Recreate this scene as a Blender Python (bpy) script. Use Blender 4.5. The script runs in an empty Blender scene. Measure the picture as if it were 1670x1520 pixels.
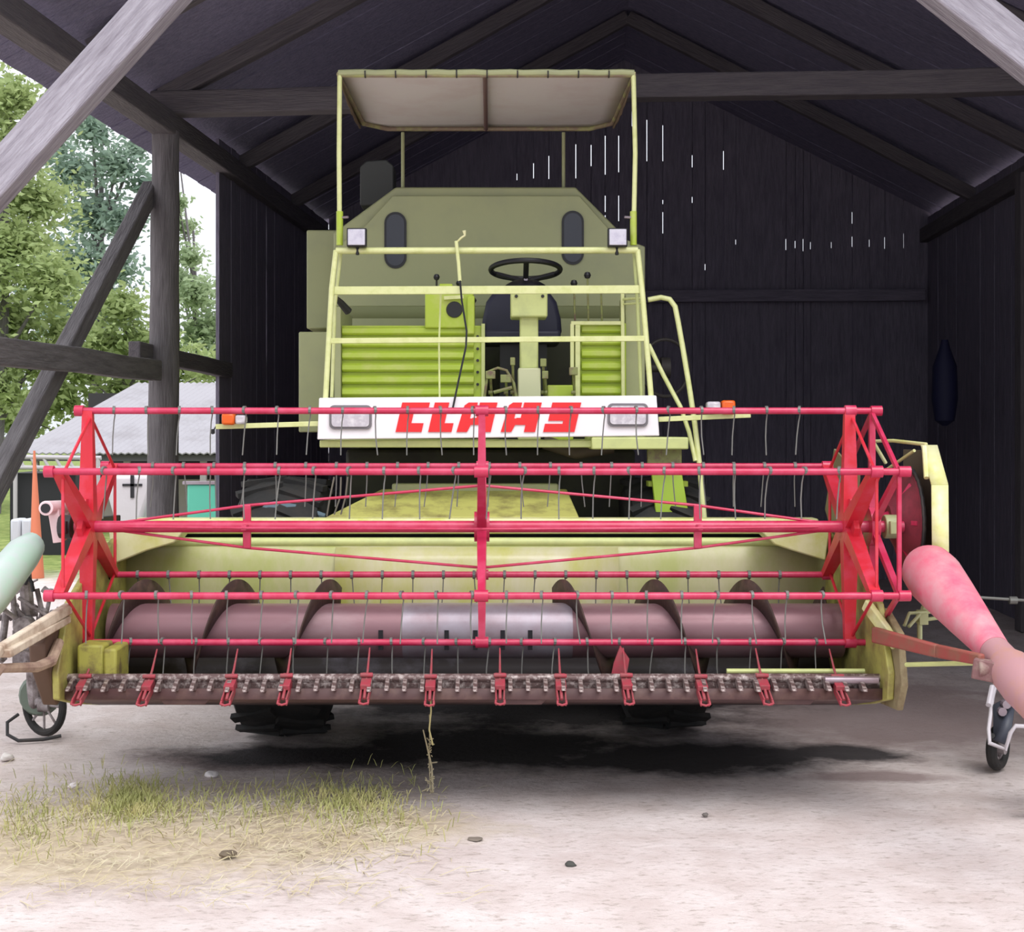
import bpy, bmesh, math, random
from mathutils import Vector, Matrix
random.seed(7)
C = bpy.context.scene.collection
PI = math.pi
W, H = 1670, 1520
FPX = 2400.0            # focal length in pixels
VX, VY = 800.0, 700.0   # vanishing point of the depth direction
EYE = 1.72

# ------------------------------------------------------------------ camera
cam = bpy.data.cameras.new('camera'); camo = bpy.data.objects.new('camera', cam); C.objects.link(camo)
camo.location = (0, 0, EYE); camo.rotation_euler = (PI/2, 0, 0)
cam.sensor_width = 36; cam.lens = FPX/W*36
cam.shift_x = (W/2-VX)/W; cam.shift_y = (VY-H/2)/W
cam.clip_end = 500
bpy.context.scene.camera = camo
# ------------------------------------------------------------------ world: bright overcast sky
w = bpy.data.worlds.new('World'); bpy.context.scene.world = w; w.use_nodes = True
nt = w.node_tree; nt.nodes.clear()
out = nt.nodes.new('ShaderNodeOutputWorld'); bg = nt.nodes.new('ShaderNodeBackground')
tc = nt.nodes.new('ShaderNodeTexCoord'); sp = nt.nodes.new('ShaderNodeSeparateXYZ'); rp = nt.nodes.new('ShaderNodeValToRGB')
nt.links.new(tc.outputs['Generated'], sp.inputs[0]); nt.links.new(sp.outputs['Z'], rp.inputs[0])
nt.links.new(rp.outputs[0], bg.inputs[0]); nt.links.new(bg.outputs[0], out.inputs[0])
rp.color_ramp.elements[0].position = 0.0; rp.color_ramp.elements[0].color = (.40, .42, .45, 1)
rp.color_ramp.elements[1].position = 1.0; rp.color_ramp.elements[1].color = (1.0, 1.0, 1.04, 1)
bg.inputs[1].default_value = 2.6
sun = bpy.data.lights.new('sun', 'SUN'); suno = bpy.data.objects.new('sun', sun); C.objects.link(suno)
sun.energy = 1.9; sun.angle = math.radians(35); sun.color = (1, .985, .96)
suno.rotation_euler = Vector((-.25, .62, -1)).to_track_quat('-Z', 'Y').to_euler()
vs = bpy.context.scene.view_settings
vs.view_transform = 'Standard'; vs.look = 'None'; vs.gamma = 1; vs.use_curve_mapping = False
vs.exposure = -0.16

# ------------------------------------------------------------------ helpers
def lin(c):
    return tuple((v/255/12.92) if v/255 <= .04045 else ((v/255+.055)/1.055)**2.4 for v in c)
def P(px, py, D):
    return Vector(((px-VX)/FPX*D, D, EYE-(py-VY)/FPX*D))
def X(px, D): return (px-VX)/FPX*D
def Z(py, D): return EYE-(py-VY)/FPX*D

def mat(name, c, rough=.5, metal=0, c2=None, scale=6, amount=.5, bump=0, bscale=30, emit=None, stretch=None, spec=.5, dark=None):
    m = bpy.data.materials.new(name); m.use_nodes = True; n = m.node_tree.nodes; l = m.node_tree.links
    b = n['Principled BSDF']; b.inputs['Roughness'].default_value = rough; b.inputs['Metallic'].default_value = metal
    b.inputs['Specular IOR Level'].default_value = spec
    col = lin(c)
    b.inputs['Base Color'].default_value = (*col, 1)
    tcn = n.new('ShaderNodeTexCoord'); mp = n.new('ShaderNodeMapping'); l.new(tcn.outputs['Object'], mp.inputs[0])
    if stretch: mp.inputs['Scale'].default_value = stretch
    if c2 is not None:
        t = n.new('ShaderNodeTexNoise'); t.inputs['Scale'].default_value = scale; t.inputs['Detail'].default_value = 6; t.inputs['Roughness'].default_value = .65
        r = n.new('ShaderNodeValToRGB'); l.new(mp.outputs[0], t.inputs[0]); l.new(t.outputs[0], r.inputs[0])
        r.color_ramp.elements[0].position = .62-amount*.3; r.color_ramp.elements[0].color = (*col, 1)
        r.color_ramp.elements[1].position = .62+amount*.12; r.color_ramp.elements[1].color = (*lin(c2), 1)
        l.new(r.outputs[0], b.inputs['Base Color'])
    if bump:
        t2 = n.new('ShaderNodeTexNoise'); t2.inputs['Scale'].default_value = bscale; t2.inputs['Detail'].default_value = 5
        l.new(mp.outputs[0], t2.inputs[0]); bp = n.new('ShaderNodeBump'); bp.inputs['Strength'].default_value = bump; bp.inputs['Distance'].default_value = .02
        l.new(t2.outputs[0], bp.inputs['Height']); l.new(bp.outputs[0], b.inputs['Normal'])
    return m

M = {}
M['lime'] = mat('lime_paint', (176, 198, 66), .42, c2=(188, 200, 100), scale=9)
M['lime_pale'] = mat('pale_lime_paint', (200, 208, 138), .42, c2=(186, 194, 132), scale=7)
M['olive'] = mat('olive_lime_paint', (162, 166, 122), .45, c2=(154, 158, 120), scale=3)
M['rail'] = mat('rail_paint', (218, 222, 160), .33, c2=(204, 210, 138), scale=14)
M['lime_bright'] = mat('bright_lime_paint', (164, 194, 62), .4)
M['cream'] = mat('worn_cream_lime', (220, 218, 170), .38, c2=(196, 198, 96), scale=5, amount=.7)
M['trough'] = mat('worn_trough_paint', (168, 174, 104), .42, c2=(198, 190, 160), scale=3.5, amount=.8, stretch=(1, 1, .4))
M['trough_mid'] = mat('worn_centre_paint', (184, 184, 84), .3, c2=(214, 206, 190), scale=3.2, amount=1.0, stretch=(1, 1, .4))
M['sidep'] = mat('side_plate_paint', (176, 172, 92), .5, c2=(128, 112, 70), scale=8, amount=.7)
M['red'] = mat('reel_red', (184, 40, 76), .3, c2=(198, 72, 104), scale=8, amount=.6)
M['red_bright'] = mat('spider_red', (200, 38, 54), .4, c2=(204, 62, 84), scale=10)
M['pink'] = mat('faded_pink_paint', (214, 96, 122), .6, c2=(202, 152, 158), scale=7, amount=.9)
M['pink_dusty'] = mat('dusty_pink', (172, 128, 132), .7, c2=(176, 130, 120), scale=9)
M['rose'] = mat('dull_rose_paint', (140, 52, 68), .55, c2=(104, 44, 54), scale=8)
M['brownred'] = mat('rusty_red', (150, 66, 62), .65, c2=(124, 92, 72), scale=10, amount=.7)
M['lifter'] = mat('lifter_red', (160, 54, 68), .6, c2=(132, 84, 82), scale=20, amount=.7)
M['steel'] = mat('auger_brown', (140, 104, 110), .34, .3, c2=(158, 130, 134), scale=4, stretch=(.4, 1, 1))
M['silver'] = mat('worn_bright_steel', (166, 158, 168), .32, .4, c2=(144, 122, 128), scale=4, amount=.9)
M['flight'] = mat('flight_shaded_brown', (66, 48, 44), .6, .1, c2=(90, 66, 58), scale=12)  # dark brown carries the shade of the flights' backlit side
M['floordark'] = mat('dark_trough_sheet', (52, 46, 50), .5, .2, c2=(90, 86, 96), scale=3, amount=.3)  # dark tone of the trough floor and lower back curve
M['cutter'] = mat('cutterbar_steel', (100, 80, 78), .5, .3, c2=(190, 178, 174), scale=40, amount=.5, bump=.3)
M['cutter_dark'] = mat('cutterbar_underside', (84, 58, 58), .6, c2=(104, 78, 72), scale=12)
M['wire'] = mat('tine_wire', (112, 112, 108), .45, .3)
M['black'] = mat('black_plastic', (24, 24, 30), .45)
M['seat'] = mat('seat_vinyl', (46, 46, 66), .5)
M['rubber'] = mat('tyre_rubber', (34, 34, 34), .8, c2=(48, 44, 42), scale=8, bump=.2)
M['darkmetal'] = mat('dark_metal', (40, 40, 42), .6, c2=(62, 54, 48), scale=10)
M['glass'] = mat('dark_glass', (48, 50, 62), .18)
M['lens'] = mat('lamp_lens', (206, 204, 216), .15, c2=(186, 182, 200), scale=30)
M['lens_grey'] = mat('headlight_lens', (196, 190, 198), .15, c2=(226, 222, 226), scale=22)
M['frame_grey'] = mat('headlight_frame', (120, 116, 120), .4)
M['white'] = mat('white_panel', (244, 240, 244), .35)
M['text'] = mat('red_lettering', (232, 40, 44), .4)
M['orange'] = mat('amber_lens', (232, 100, 30), .2)
M['canopy'] = mat('canopy_fabric', (212, 205, 205), .85, c2=(206, 194, 194), scale=3)
M['canopy_edge'] = mat('canopy_tube', (140, 122, 104), .6, c2=(168, 170, 110), scale=8)
M['pedal'] = mat('pedal_cast', (134, 140, 84), .5, c2=(110, 84, 76), scale=20)
M['ribshadow'] = mat('lime_rib_shade', (150, 170, 40), .5)

def wood(name, c, c2, z=False, bump=.6):
    return mat(name, c, .85, c2=c2, scale=3.5, amount=.9, bump=bump, bscale=10, stretch=(9, 9, 1) if z else (1, 9, 9))
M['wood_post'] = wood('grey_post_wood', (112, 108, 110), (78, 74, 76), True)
M['wood_light'] = wood('pale_wood', (170, 166, 176), (124, 118, 128), True)  # paler than the other timbers, for the front braces
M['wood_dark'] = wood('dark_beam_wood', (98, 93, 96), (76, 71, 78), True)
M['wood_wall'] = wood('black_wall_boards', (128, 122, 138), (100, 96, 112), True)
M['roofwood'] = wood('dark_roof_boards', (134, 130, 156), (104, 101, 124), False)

class MB:
    def __init__(s): s.v = []; s.f = []
    def add(s, vs, fs):
        o = len(s.v); s.v += [Vector(v) for v in vs]; s.f += [[i+o for i in f] for f in fs]; return s
    def box(s, x0, x1, y0, y1, z0, z1):
        return s.add([(x, y, z) for x in (x0, x1) for y in (y0, y1) for z in (z0, z1)],
                     [(0,1,3,2),(4,6,7,5),(0,4,5,1),(2,3,7,6),(0,2,6,4),(1,5,7,3)])
    def bar(s, a, b, w_, h_, up=(0,0,1), w2=None, h2=None):
        a, b = Vector(a), Vector(b); d = (b-a).normalized(); up = Vector(up)
        if abs(d.dot(up)) > .97: up = Vector((0,1,0))
        u = d.cross(up).normalized(); v = u.cross(d).normalized()
        vs = []
        for p, ww, hh in ((a, w_, h_), (b, w2 or w_, h2 or h_)):
            for i, j in ((-1,-1),(1,-1),(1,1),(-1,1)): vs.append(p+u*ww/2*i+v*hh/2*j)
        return s.add(vs, [(3,2,1,0),(4,5,6,7),(0,1,5,4),(1,2,6,5),(2,3,7,6),(3,0,4,7)])
    def cone(s, a, b, r1, r2=None, n=12, cap=True):
        if r2 is None: r2 = r1
        a, b = Vector(a), Vector(b); d = (b-a).normalized(); up = Vector((0,0,1)) if abs(d.z) < .9 else Vector((1,0,0))
        u = d.cross(up).normalized(); v = u.cross(d)
        vs = [p+(u*math.cos(2*PI*i/n)+v*math.sin(2*PI*i/n))*r for p, r in ((a,r1),(b,r2)) for i in range(n)]
        fs = [(i, (i+1)%n, n+(i+1)%n, n+i) for i in range(n)]
        if cap: fs += [tuple(range(n))[::-1], tuple(range(n, 2*n))]
        return s.add(vs, fs)
    def tube(s, pts, r, n=8, closed=False):
        pts = [Vector(p) for p in pts]; k = len(pts); rr = r if isinstance(r, (list, tuple)) else [r]*k
        vs = []; prev = None
        for i, p in enumerate(pts):
            if closed: d = (pts[(i+1)%k]-pts[i-1]).normalized()
            else: d = (pts[min(i+1,k-1)]-pts[max(i-1,0)]).normalized()
            if prev is None:
                up = Vector((0,0,1)) if abs(d.z) < .9 else Vector((1,0,0)); u = d.cross(up).normalized()
            else: u = (prev-d*prev.dot(d)).normalized()
            prev = u; v = d.cross(u)
            vs += [p+(u*math.cos(2*PI*j/n)+v*math.sin(2*PI*j/n))*rr[i] for j in range(n)]
        fs = []
        for i in range(k if closed else k-1):
            a, b = i*n, ((i+1)%k)*n
            fs += [(a+j, a+(j+1)%n, b+(j+1)%n, b+j) for j in range(n)]
        if not closed: fs += [tuple(range(n))[::-1], tuple(range((k-1)*n, k*n))]
        return s.add(vs, fs)
    def prism(s, poly, axis, a0, a1):
        """poly: list of 2D points; axis 'x' -> (y,z), 'y' -> (x,z), 'z' -> (x,y)"""
        def mk(p, a): return (a, p[0], p[1]) if axis == 'x' else (p[0], a, p[1]) if axis == 'y' else (p[0], p[1], a)
        n = len(poly); vs = [mk(p, a0) for p in poly]+[mk(p, a1) for p in poly]
        return s.add(vs, [tuple(range(n)), tuple(range(n, 2*n))[::-1]]+[(i, n+i, n+(i+1)%n, (i+1)%n) for i in range(n)])
    def lathe(s, prof, c, axis='x', n=32):
        """prof: (along, radius)"""
        c = Vector(c); vs = []
        for a, r in prof:
            for j in range(n):
                t = 2*PI*j/n; q = (a, r*math.cos(t), r*math.sin(t))
                if axis == 'y': q = (q[1], q[0], q[2])
                if axis == 'z': q = (q[1], q[2], q[0])
                vs.append(c+Vector(q))
        fs = []
        for i in range(len(prof)-1):
            fs += [(i*n+j, i*n+(j+1)%n, (i+1)*n+(j+1)%n, (i+1)*n+j) for j in range(n)]
        return s.add(vs, fs)
    def sheet(s, prof, x0, x1, seg=1):
        """profile of (y,z) swept along x"""
        k = len(prof); vs = [(x0+(x1-x0)*i/seg, y, z) for i in range(seg+1) for (y, z) in prof]
        return s.add(vs, [(i*k+j, i*k+j+1, (i+1)*k+j+1, (i+1)*k+j) for i in range(seg) for j in range(k-1)])
    def build(s, name, m, parent=None, smooth=True, bevel=0, solid=0, ang=35, label=None):
        me = bpy.data.meshes.new(name); me.from_pydata([tuple(v) for v in s.v], [], s.f)
        bm = bmesh.new(); bm.from_mesh(me); bmesh.ops.recalc_face_normals(bm, faces=bm.faces); bm.to_mesh(me); bm.free()
        if smooth:
            for p in me.polygons: p.use_smooth = True
            me.set_sharp_from_angle(angle=math.radians(ang))
        me.materials.append(M[m] if isinstance(m, str) else m)
        o = bpy.data.objects.new(name, me); C.objects.link(o)
        if parent is not None:
            o.parent = parent
            if parent.type == 'EMPTY': o.matrix_parent_inverse = Matrix.Translation(-parent.location)
        if solid:
            md = o.modifiers.new('solid', 'SOLIDIFY'); md.thickness = solid; md.offset = 0
        if bevel:
            md = o.modifiers.new('bevel', 'BEVEL'); md.width = bevel; md.segments = 2; md.limit_method = 'ANGLE'
        if label: o['label'] = label
        return o
def tag(o, label, cat, group=None, kind=None):
    o['label'] = label; o['category'] = cat
    if group: o['group'] = group
    if kind: o['kind'] = kind
    return o
def empty(name, loc, label, cat, group=None):
    o = bpy.data.objects.new(name, None); C.objects.link(o); o.location = loc; o.empty_display_size = .1
    return tag(o, label, cat, group)
def struct(o): o['kind'] = 'structure'; return o

# ================================================================== SETTING
# ground -------------------------------------------------------------
def ground_material():
    m = bpy.data.materials.new('sandy_ground'); m.use_nodes = True; n = m.node_tree.nodes; l = m.node_tree.links
    b = n['Principled BSDF']; b.inputs['Roughness'].default_value = .95; b.inputs['Specular IOR Level'].default_value = .15
    tcn = n.new('ShaderNodeTexCoord')
    def noise(s, d=6, r=.6, stretch=None):
        t = n.new('ShaderNodeTexNoise'); t.inputs['Scale'].default_value = s; t.inputs['Detail'].default_value = d; t.inputs['Roughness'].default_value = r
        if stretch:
            mp = n.new('ShaderNodeMapping'); mp.inputs['Scale'].default_value = stretch
            l.new(tcn.outputs['Object'], mp.inputs[0]); l.new(mp.outputs[0], t.inputs[0])
        else: l.new(tcn.outputs['Object'], t.inputs[0])
        return t
    def ramp(src, p0, c0, p1, c1):
        r = n.new('ShaderNodeValToRGB'); l.new(src, r.inputs[0]); e = r.color_ramp.elements
        e[0].position = p0; e[0].color = (*c0, 1); e[1].position = p1; e[1].color = (*c1, 1); return r
    def mix(f, a, b_):
        x = n.new('ShaderNodeMix'); x.data_type = 'RGBA'; l.new(f, x.inputs[0])
        for i, q in ((6, a), (7, b_)):
            if isinstance(q, tuple): x.inputs[i].default_value = (*q, 1)
            else: l.new(q, x.inputs[i])
        return x.outputs[2]
    base = ramp(noise(3.0).outputs[0], .35, lin((196, 182, 178)), .7, lin((216, 206, 204))).outputs[0]
    fine = ramp(noise(16, 8, .75, (1, 2.2, 1)).outputs[0], .53, (0,0,0), .66, (1,1,1)).outputs[0]
    col = mix(fine, base, lin((168, 156, 149)))
    # shade under the parked machine, painted into the ground colour
    sx = n.new('ShaderNodeSeparateXYZ'); l.new(tcn.outputs['Object'], sx.inputs[0])
    def math_(op, a, b_=None):
        q = n.new('ShaderNodeMath'); q.operation = op; q.use_clamp = False
        for i, z in ((0, a), (1, b_)):
            if z is None: continue
            if isinstance(z, (int, float)): q.inputs[i].default_value = z
            else: l.new(z, q.inputs[i])
        return q.outputs[0]
    nz = noise(2.2, 6, .7).outputs[0]
    def blobs(lst):
      tot = None
      for cx, cy, rx, ry in lst:
        a = math_('DIVIDE', math_('SUBTRACT', sx.outputs[0], cx), rx); a = math_('MULTIPLY', a, a)
        c = math_('DIVIDE', math_('SUBTRACT', sx.outputs[1], cy), ry); c = math_('MULTIPLY', c, c)
        d = math_('SUBTRACT', 1.0, math_('SQRT', math_('ADD', a, c)))
        d = math_('ADD', d, math_('MULTIPLY', math_('SUBTRACT', nz, .5), 1.1))
        tot = d if tot is None else math_('MAXIMUM', tot, d)
      return tot
    # brown patches, chaff dust round the grass, then the painted shade
    col = mix(ramp(blobs([(2.4, 9.0, 1.6, 1.5), (-1.2, 7.7, .9, .35), (1.9, 7.3, .5, .15)]), .0, (0,0,0), .5, (.85,.85,.85)).outputs[0], col, lin((146, 128, 126)))
    col = mix(ramp(blobs([(-1.6, 6.2, 1.5, .8), (-.7, 6.4, .9, .5)]), .05, (0,0,0), .45, (.7,.7,.7)).outputs[0], col, lin((186, 170, 138)))
    st = ramp(blobs(SHADE_PATCHES), .08, (0,0,0), .5, (.93,.93,.93)).outputs[0]
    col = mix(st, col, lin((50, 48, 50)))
    # meadow far from the shed
    gr = math_('ADD', math_('MULTIPLY', sx.outputs[1], .03), math_('MULTIPLY', noise(.6).outputs[0], .15))
    gx = math_('LESS_THAN', sx.outputs[0], -2.9)
    gm = ramp(gr, .57, (0,0,0), .61, (1,1,1)); gmm = math_('MULTIPLY', gm.outputs[0], gx)
    n2 = ramp(noise(5).outputs[0], .35, lin((92, 112, 56)), .7, lin((150, 160, 96))).outputs[0]
    col = mix(gmm, col, n2)
    l.new(col, b.inputs['Base Color'])
    bp = n.new('ShaderNodeBump'); bp.inputs['Strength'].default_value = .5; bp.inputs['Distance'].default_value = .03
    l.new(noise(22, 8, .7).outputs[0], bp.inputs['Height']); l.new(bp.outputs[0], b.inputs['Normal'])
    return m
SHADE_PATCHES = [(.0, 8.0, 1.3, .75), (1.0, 7.75, 1.1, .58), (-.85, 7.8, 1.2, .42), (1.9, 7.85, .5, .3), (0.3, 9.6, 1.9, 1.9)]
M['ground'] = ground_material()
g = MB(); N = 90
xs = [-4+8*i/N for i in range(N+1)]; ys = [4.2+7.5*i/N for i in range(N+1)]
xs = [-60, -30, -15, -8]+xs+[8, 15, 30]; ys = [-20, -8, 0, 2.5]+ys+[14, 18, 24, 34, 60, 120]
from mathutils import noise as mn
vs_ = []
for y in ys:
    for x in xs:
        z = 0
        if -4.01 < x < 4.01 and 4.19 < y < 11.8: z = .022*mn.noise(Vector((x*1.3, y*1.3, 0)))+.010*mn.noise(Vector((x*6, y*6, 3)))-.008
        vs_.append((x, y, z))
k = len(xs)
g.add(vs_, [(j*k+i, j*k+i+1, (j+1)*k+i+1, (j+1)*k+i) for j in range(len(ys)-1) for i in range(k-1)])
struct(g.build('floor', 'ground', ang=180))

# shed frame: turned a few degrees from the machine --------------------
TH = math.atan(.07); U = Vector((math.sin(TH), math.cos(TH), 0)); V = Vector((math.cos(TH), -math.sin(TH), 0)); O = Vector((-2.36, 10.7, 0))
def S(a, b, z): return O+V*a+U*b+Vector((0, 0, z))
SW, B0, B1 = 6.9, -3.45, 6.6
ZE, SL = 4.2, .52
def roofz(a): return ZE+SL*(a if a < SW/2 else SW-a)
def board_wall(name, p_at, length, hfun, slits, mname='wood_wall', bw=.19, th=.03):
    """vertical boards; slits = list of (s, z0, z1) where light comes through"""
    mb = MB(); cuts = [0.0]; s_ = 0
    marks = sorted(slits)
    edges = sorted(set([round(m_[0], 4) for m_ in marks]))
    pos = [0.0]
    while pos[-1] < length-.01:
        nx = pos[-1]+bw*random.uniform(.85, 1.15)
        near = [e for e in edges if pos[-1]+.05 < e <= nx+.07]
        pos.append(near[0] if near else min(nx, length))
    for i in range(len(pos)-1):
        a, b = pos[i], pos[i+1]; off = random.uniform(0, .012)
        ra = rb = 0
        for e in edges:
            if abs(e-a) < 1e-4: ra = SG
            if abs(e-b) < 1e-4: rb = SG
        quad(mb, p_at, a+ra, b-rb, 0, max(hfun(a), hfun(b))+.04, off, th)
    for e in edges:
        zs = sorted([(m_[1], m_[2]) for m_ in marks if abs(round(m_[0], 4)-e) < 1e-6]); z = 0; top = hfun(e)
        for z0, z1 in zs:
            quad(mb, p_at, e-SG*1.5, e+SG*1.5, z, z0, .035, .02); z = z1
        quad(mb, p_at, e-SG*1.5, e+SG*1.5, z, top, .035, .02)
    return struct(mb.build(name, mname, smooth=False))
SG = .0045
def quad(mb, p_at, a, b, z0, z1, off, th):
    if z1 <= z0: return
    vs = [p_at(s, o_, z) for s in (a, b) for o_ in (off, off+th) for z in (z0, z1)]
    mb.add(vs, [(0,1,3,2),(4,6,7,5),(0,4,5,1),(2,3,7,6),(0,2,6,4),(1,5,7,3)])
# back wall slits given by where they show (px, y0, y1)
def on_back(px, py):
    # intersection of the viewing ray with the back wall plane
    d = Vector(((px-VX)/FPX, 1, -(py-VY)/FPX)); o = Vector((0, 0, EYE)); pl = S(0, B1, 0)
    t = (pl-o).dot(U)/d.dot(U); q = o+d*t; return (q-O).dot(V), q.z
back = []
for px, y0, y1 in [(843,282,293),(870,265,290),(895,253,291),(920,248,262),(939,234,290),(964,235,270),(987,220,284),(987,318,345),(1009,220,280),(1009,318,360),
                   (1031,180,205),(1055,194,262),(1081,203,262),(1081,325,332),(1129,252,272),(1129,320,330),(1154,236,275),(1154,325,336),(1180,245,276),(1203,255,275),
                   (1133,392,412),(1200,390,398),(1282,389,407),(1297,392,404),(1310,389,409),(1322,394,406),(1356,394,404),(1390,345,364),(1390,385,402),(1418,390,402),(1443,386,405),(1474,380,404),
                   (1081,345,380),(987,350,376),(1150,430,440)]:
    a, z0 = on_back(px, y1); _, z1 = on_back(px, y0); back.append((a, z0, z1))
board_wall('wall_back', lambda s, o_, z: S(s, B1+o_, z), SW+.15, roofz, back)
def on_left(px, py):
    k_ = (px-VX)/FPX; D = (-2.36-.07*10.7)/(k_-.07); return (D-10.7)*math.sqrt(1+.07**2), Z(py, D)
bL, _ = on_left(359, 500)
SGold = SG
sl = []
for px, y0, y1 in [(435, 356, 420), (436, 440, 585)]:
    b, z0 = on_left(px, y1); _, z1 = on_left(px, y0); sl.append((b-bL if y0 < 400 else sl[0][0], z0, z1))
SG = .010
board_wall('wall_left', lambda s, o_, z: S(-o_, bL+s, z), B1-bL, lambda s: 4.1, sl)
SG = SGold
board_wall('wall_right', lambda s, o_, z: S(SW+o_, B0+s, z), B1-B0+.05, lambda s: 4.1, [])
# roof of boards, two slopes, overhanging
r = MB()
for side in (0, 1):
    b = B0-.5
    while b < B1+.3:
        bw = .22*random.uniform(.9, 1.1); o_ = random.uniform(0, .012)
        a0, a1 = (-.48, SW/2) if side == 0 else (SW/2, SW+.48)
        p = [S(a, bb, roofz(a)+o_+dz) for a in (a0, a1) for bb in (b, b+bw-.004) for dz in (0, .03)]
        r.add(p, [(0,1,3,2),(4,6,7,5),(0,4,5,1),(2,3,7,6),(0,2,6,4),(1,5,7,3)]); b += bw
r.add([S(a, bb, roofz(a)+.06) for a in (-.5, SW/2, SW+.5) for bb in (B0-.55, B1+.35)], [(0, 1, 3, 2), (2, 3, 5, 4)])
struct(r.build('ceiling', 'roofwood', smooth=False))
# timber frame: every timber a thing of its own
def timber(name, a, b, w_, h_, m, label, cat='beam', group=None, w2=None, h2=None, wob=0, bevel=.012):
    a, b = Vector(a), Vector(b); d = b-a; L = d.length; mb = MB(); n = 10
    # local z runs along the timber so that the grain follows it
    q = d.to_track_quat('Z', 'Y').to_matrix()
    pr = None
    for i in range(n+1):
        t = i/n; ww = w_+((w2 or w_)-w_)*t; hh = h_+((h2 or h_)-h_)*t
        ox = wob*mn.noise(Vector((t*3, a.x, a.y))); oy = wob*mn.noise(Vector((t*3, a.y, 7)))
        mb.v += [Vector((sx*ww/2+ox, sy*hh/2+oy, L*t)) for sx, sy in ((-1,-1),(1,-1),(1,1),(-1,1))]
        if i: mb.f += [[(i-1)*4+j, (i-1)*4+(j+1)%4, i*4+(j+1)%4, i*4+j] for j in range(4)]
    mb.f += [[3,2,1,0], [n*4, n*4+1, n*4+2, n*4+3]]
    o = mb.build(name, m, smooth=False, bevel=bevel); o.matrix_world = Matrix.Translation(a) @ q.to_4x4()
    return tag(o, label, cat, group)
def roundpost(name, a, b, r1, r2, m, label, cat='post'):
    a, b = Vector(a), Vector(b); L = (b-a).length; n = 14
    pts = []; rr = []
    for i in range(n+1):
        t = i/n; pts.append((.012*mn.noise(Vector((t*4, 1, 2))), .012*mn.noise(Vector((t*4, 5, 2))), L*t)); rr.append(r1+(r2-r1)*t+.006*mn.noise(Vector((t*9, 3, 3))))
    o = MB().tube(pts, rr, 12).build(name, m, ang=60); o.matrix_world = Matrix.Translation(a) @ (b-a).to_track_quat('Z', 'Y').to_matrix().to_4x4()
    return tag(o, label, cat)
roundpost('wooden_post', P(264, 940, 10.7).xy.to_3d(), P(270, 215, 10.7), .125, .10, 'wood_post', 'thick grey timber post standing in the open left side of the shed')
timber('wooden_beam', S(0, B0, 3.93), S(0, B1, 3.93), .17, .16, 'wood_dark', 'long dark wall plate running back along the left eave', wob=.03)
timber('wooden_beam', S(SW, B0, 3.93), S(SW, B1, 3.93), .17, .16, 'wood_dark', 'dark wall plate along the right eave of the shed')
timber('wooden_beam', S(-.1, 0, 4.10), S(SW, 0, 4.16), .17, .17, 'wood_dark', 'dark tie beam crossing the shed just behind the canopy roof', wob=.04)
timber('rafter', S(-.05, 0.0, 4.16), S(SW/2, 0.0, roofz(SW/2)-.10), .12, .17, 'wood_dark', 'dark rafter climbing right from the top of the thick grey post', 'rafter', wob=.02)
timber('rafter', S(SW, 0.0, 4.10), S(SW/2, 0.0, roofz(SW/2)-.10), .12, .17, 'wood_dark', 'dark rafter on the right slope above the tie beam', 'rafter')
for i, bb in enumerate((-3.3, -1.6, 2.3, 4.5)):
    for sd in (0, 1):
        lab = [['front left rafter above the pale brace', 'front right rafter above the pale brace at top right'],
               ['rafter over the open left side in front of the grey post', 'right slope rafter in front of the tie beam'],
               ['rafter over the left board wall behind the grey post', 'right slope rafter behind the tie beam'],
               ['hindmost rafter on the left slope near the back wall', 'hindmost rafter on the right slope near the back wall']][i][sd]
        timber('rafter', S(0 if sd == 0 else SW, bb, 4.06), S(SW/2, bb, roofz(SW/2)-.09), .1, .13, 'wood_dark', lab, 'rafter', wob=.02)
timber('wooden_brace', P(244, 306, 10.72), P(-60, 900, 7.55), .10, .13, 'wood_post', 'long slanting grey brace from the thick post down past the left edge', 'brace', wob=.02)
timber('wooden_brace', P(-62, 360, 7.15), P(330, -75, 7.15), .17, .18, 'wood_light', 'pale brace across the top left corner', 'brace')
timber('wooden_brace', P(1480, -62, 7.15), P(1850, 232, 7.15), .17, .18, 'wood_light', 'pale brace across the top right corner', 'brace')
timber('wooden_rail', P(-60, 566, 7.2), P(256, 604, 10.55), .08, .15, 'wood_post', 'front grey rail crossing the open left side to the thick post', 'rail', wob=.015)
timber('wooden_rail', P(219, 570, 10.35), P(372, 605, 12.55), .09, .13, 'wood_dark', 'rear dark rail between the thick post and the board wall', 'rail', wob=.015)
timber('wooden_post', (-2.66, 7.15, 0), (-2.66, 7.15, 3.84), .18, .18, 'wood_post', 'front left corner post outside the left edge', 'post')
timber('wooden_post', (3.22, 7.15, 0), (3.22, 7.15, 4.7), .18, .18, 'wood_post', 'front right post outside the right edge', 'post')
timber('wooden_post', S(SW-.12, 2.3, 0), S(SW-.12, 2.3, 3.9), .16, .16, 'wood_dark', 'dark post against the right board wall', 'post')
timber('wooden_beam', S(0.05, B1-.12, 3.25), S(SW-.05, B1-.12, 3.25), .10, .14, 'wood_wall', 'dark horizontal beam across the back wall', wob=.02)
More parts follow.
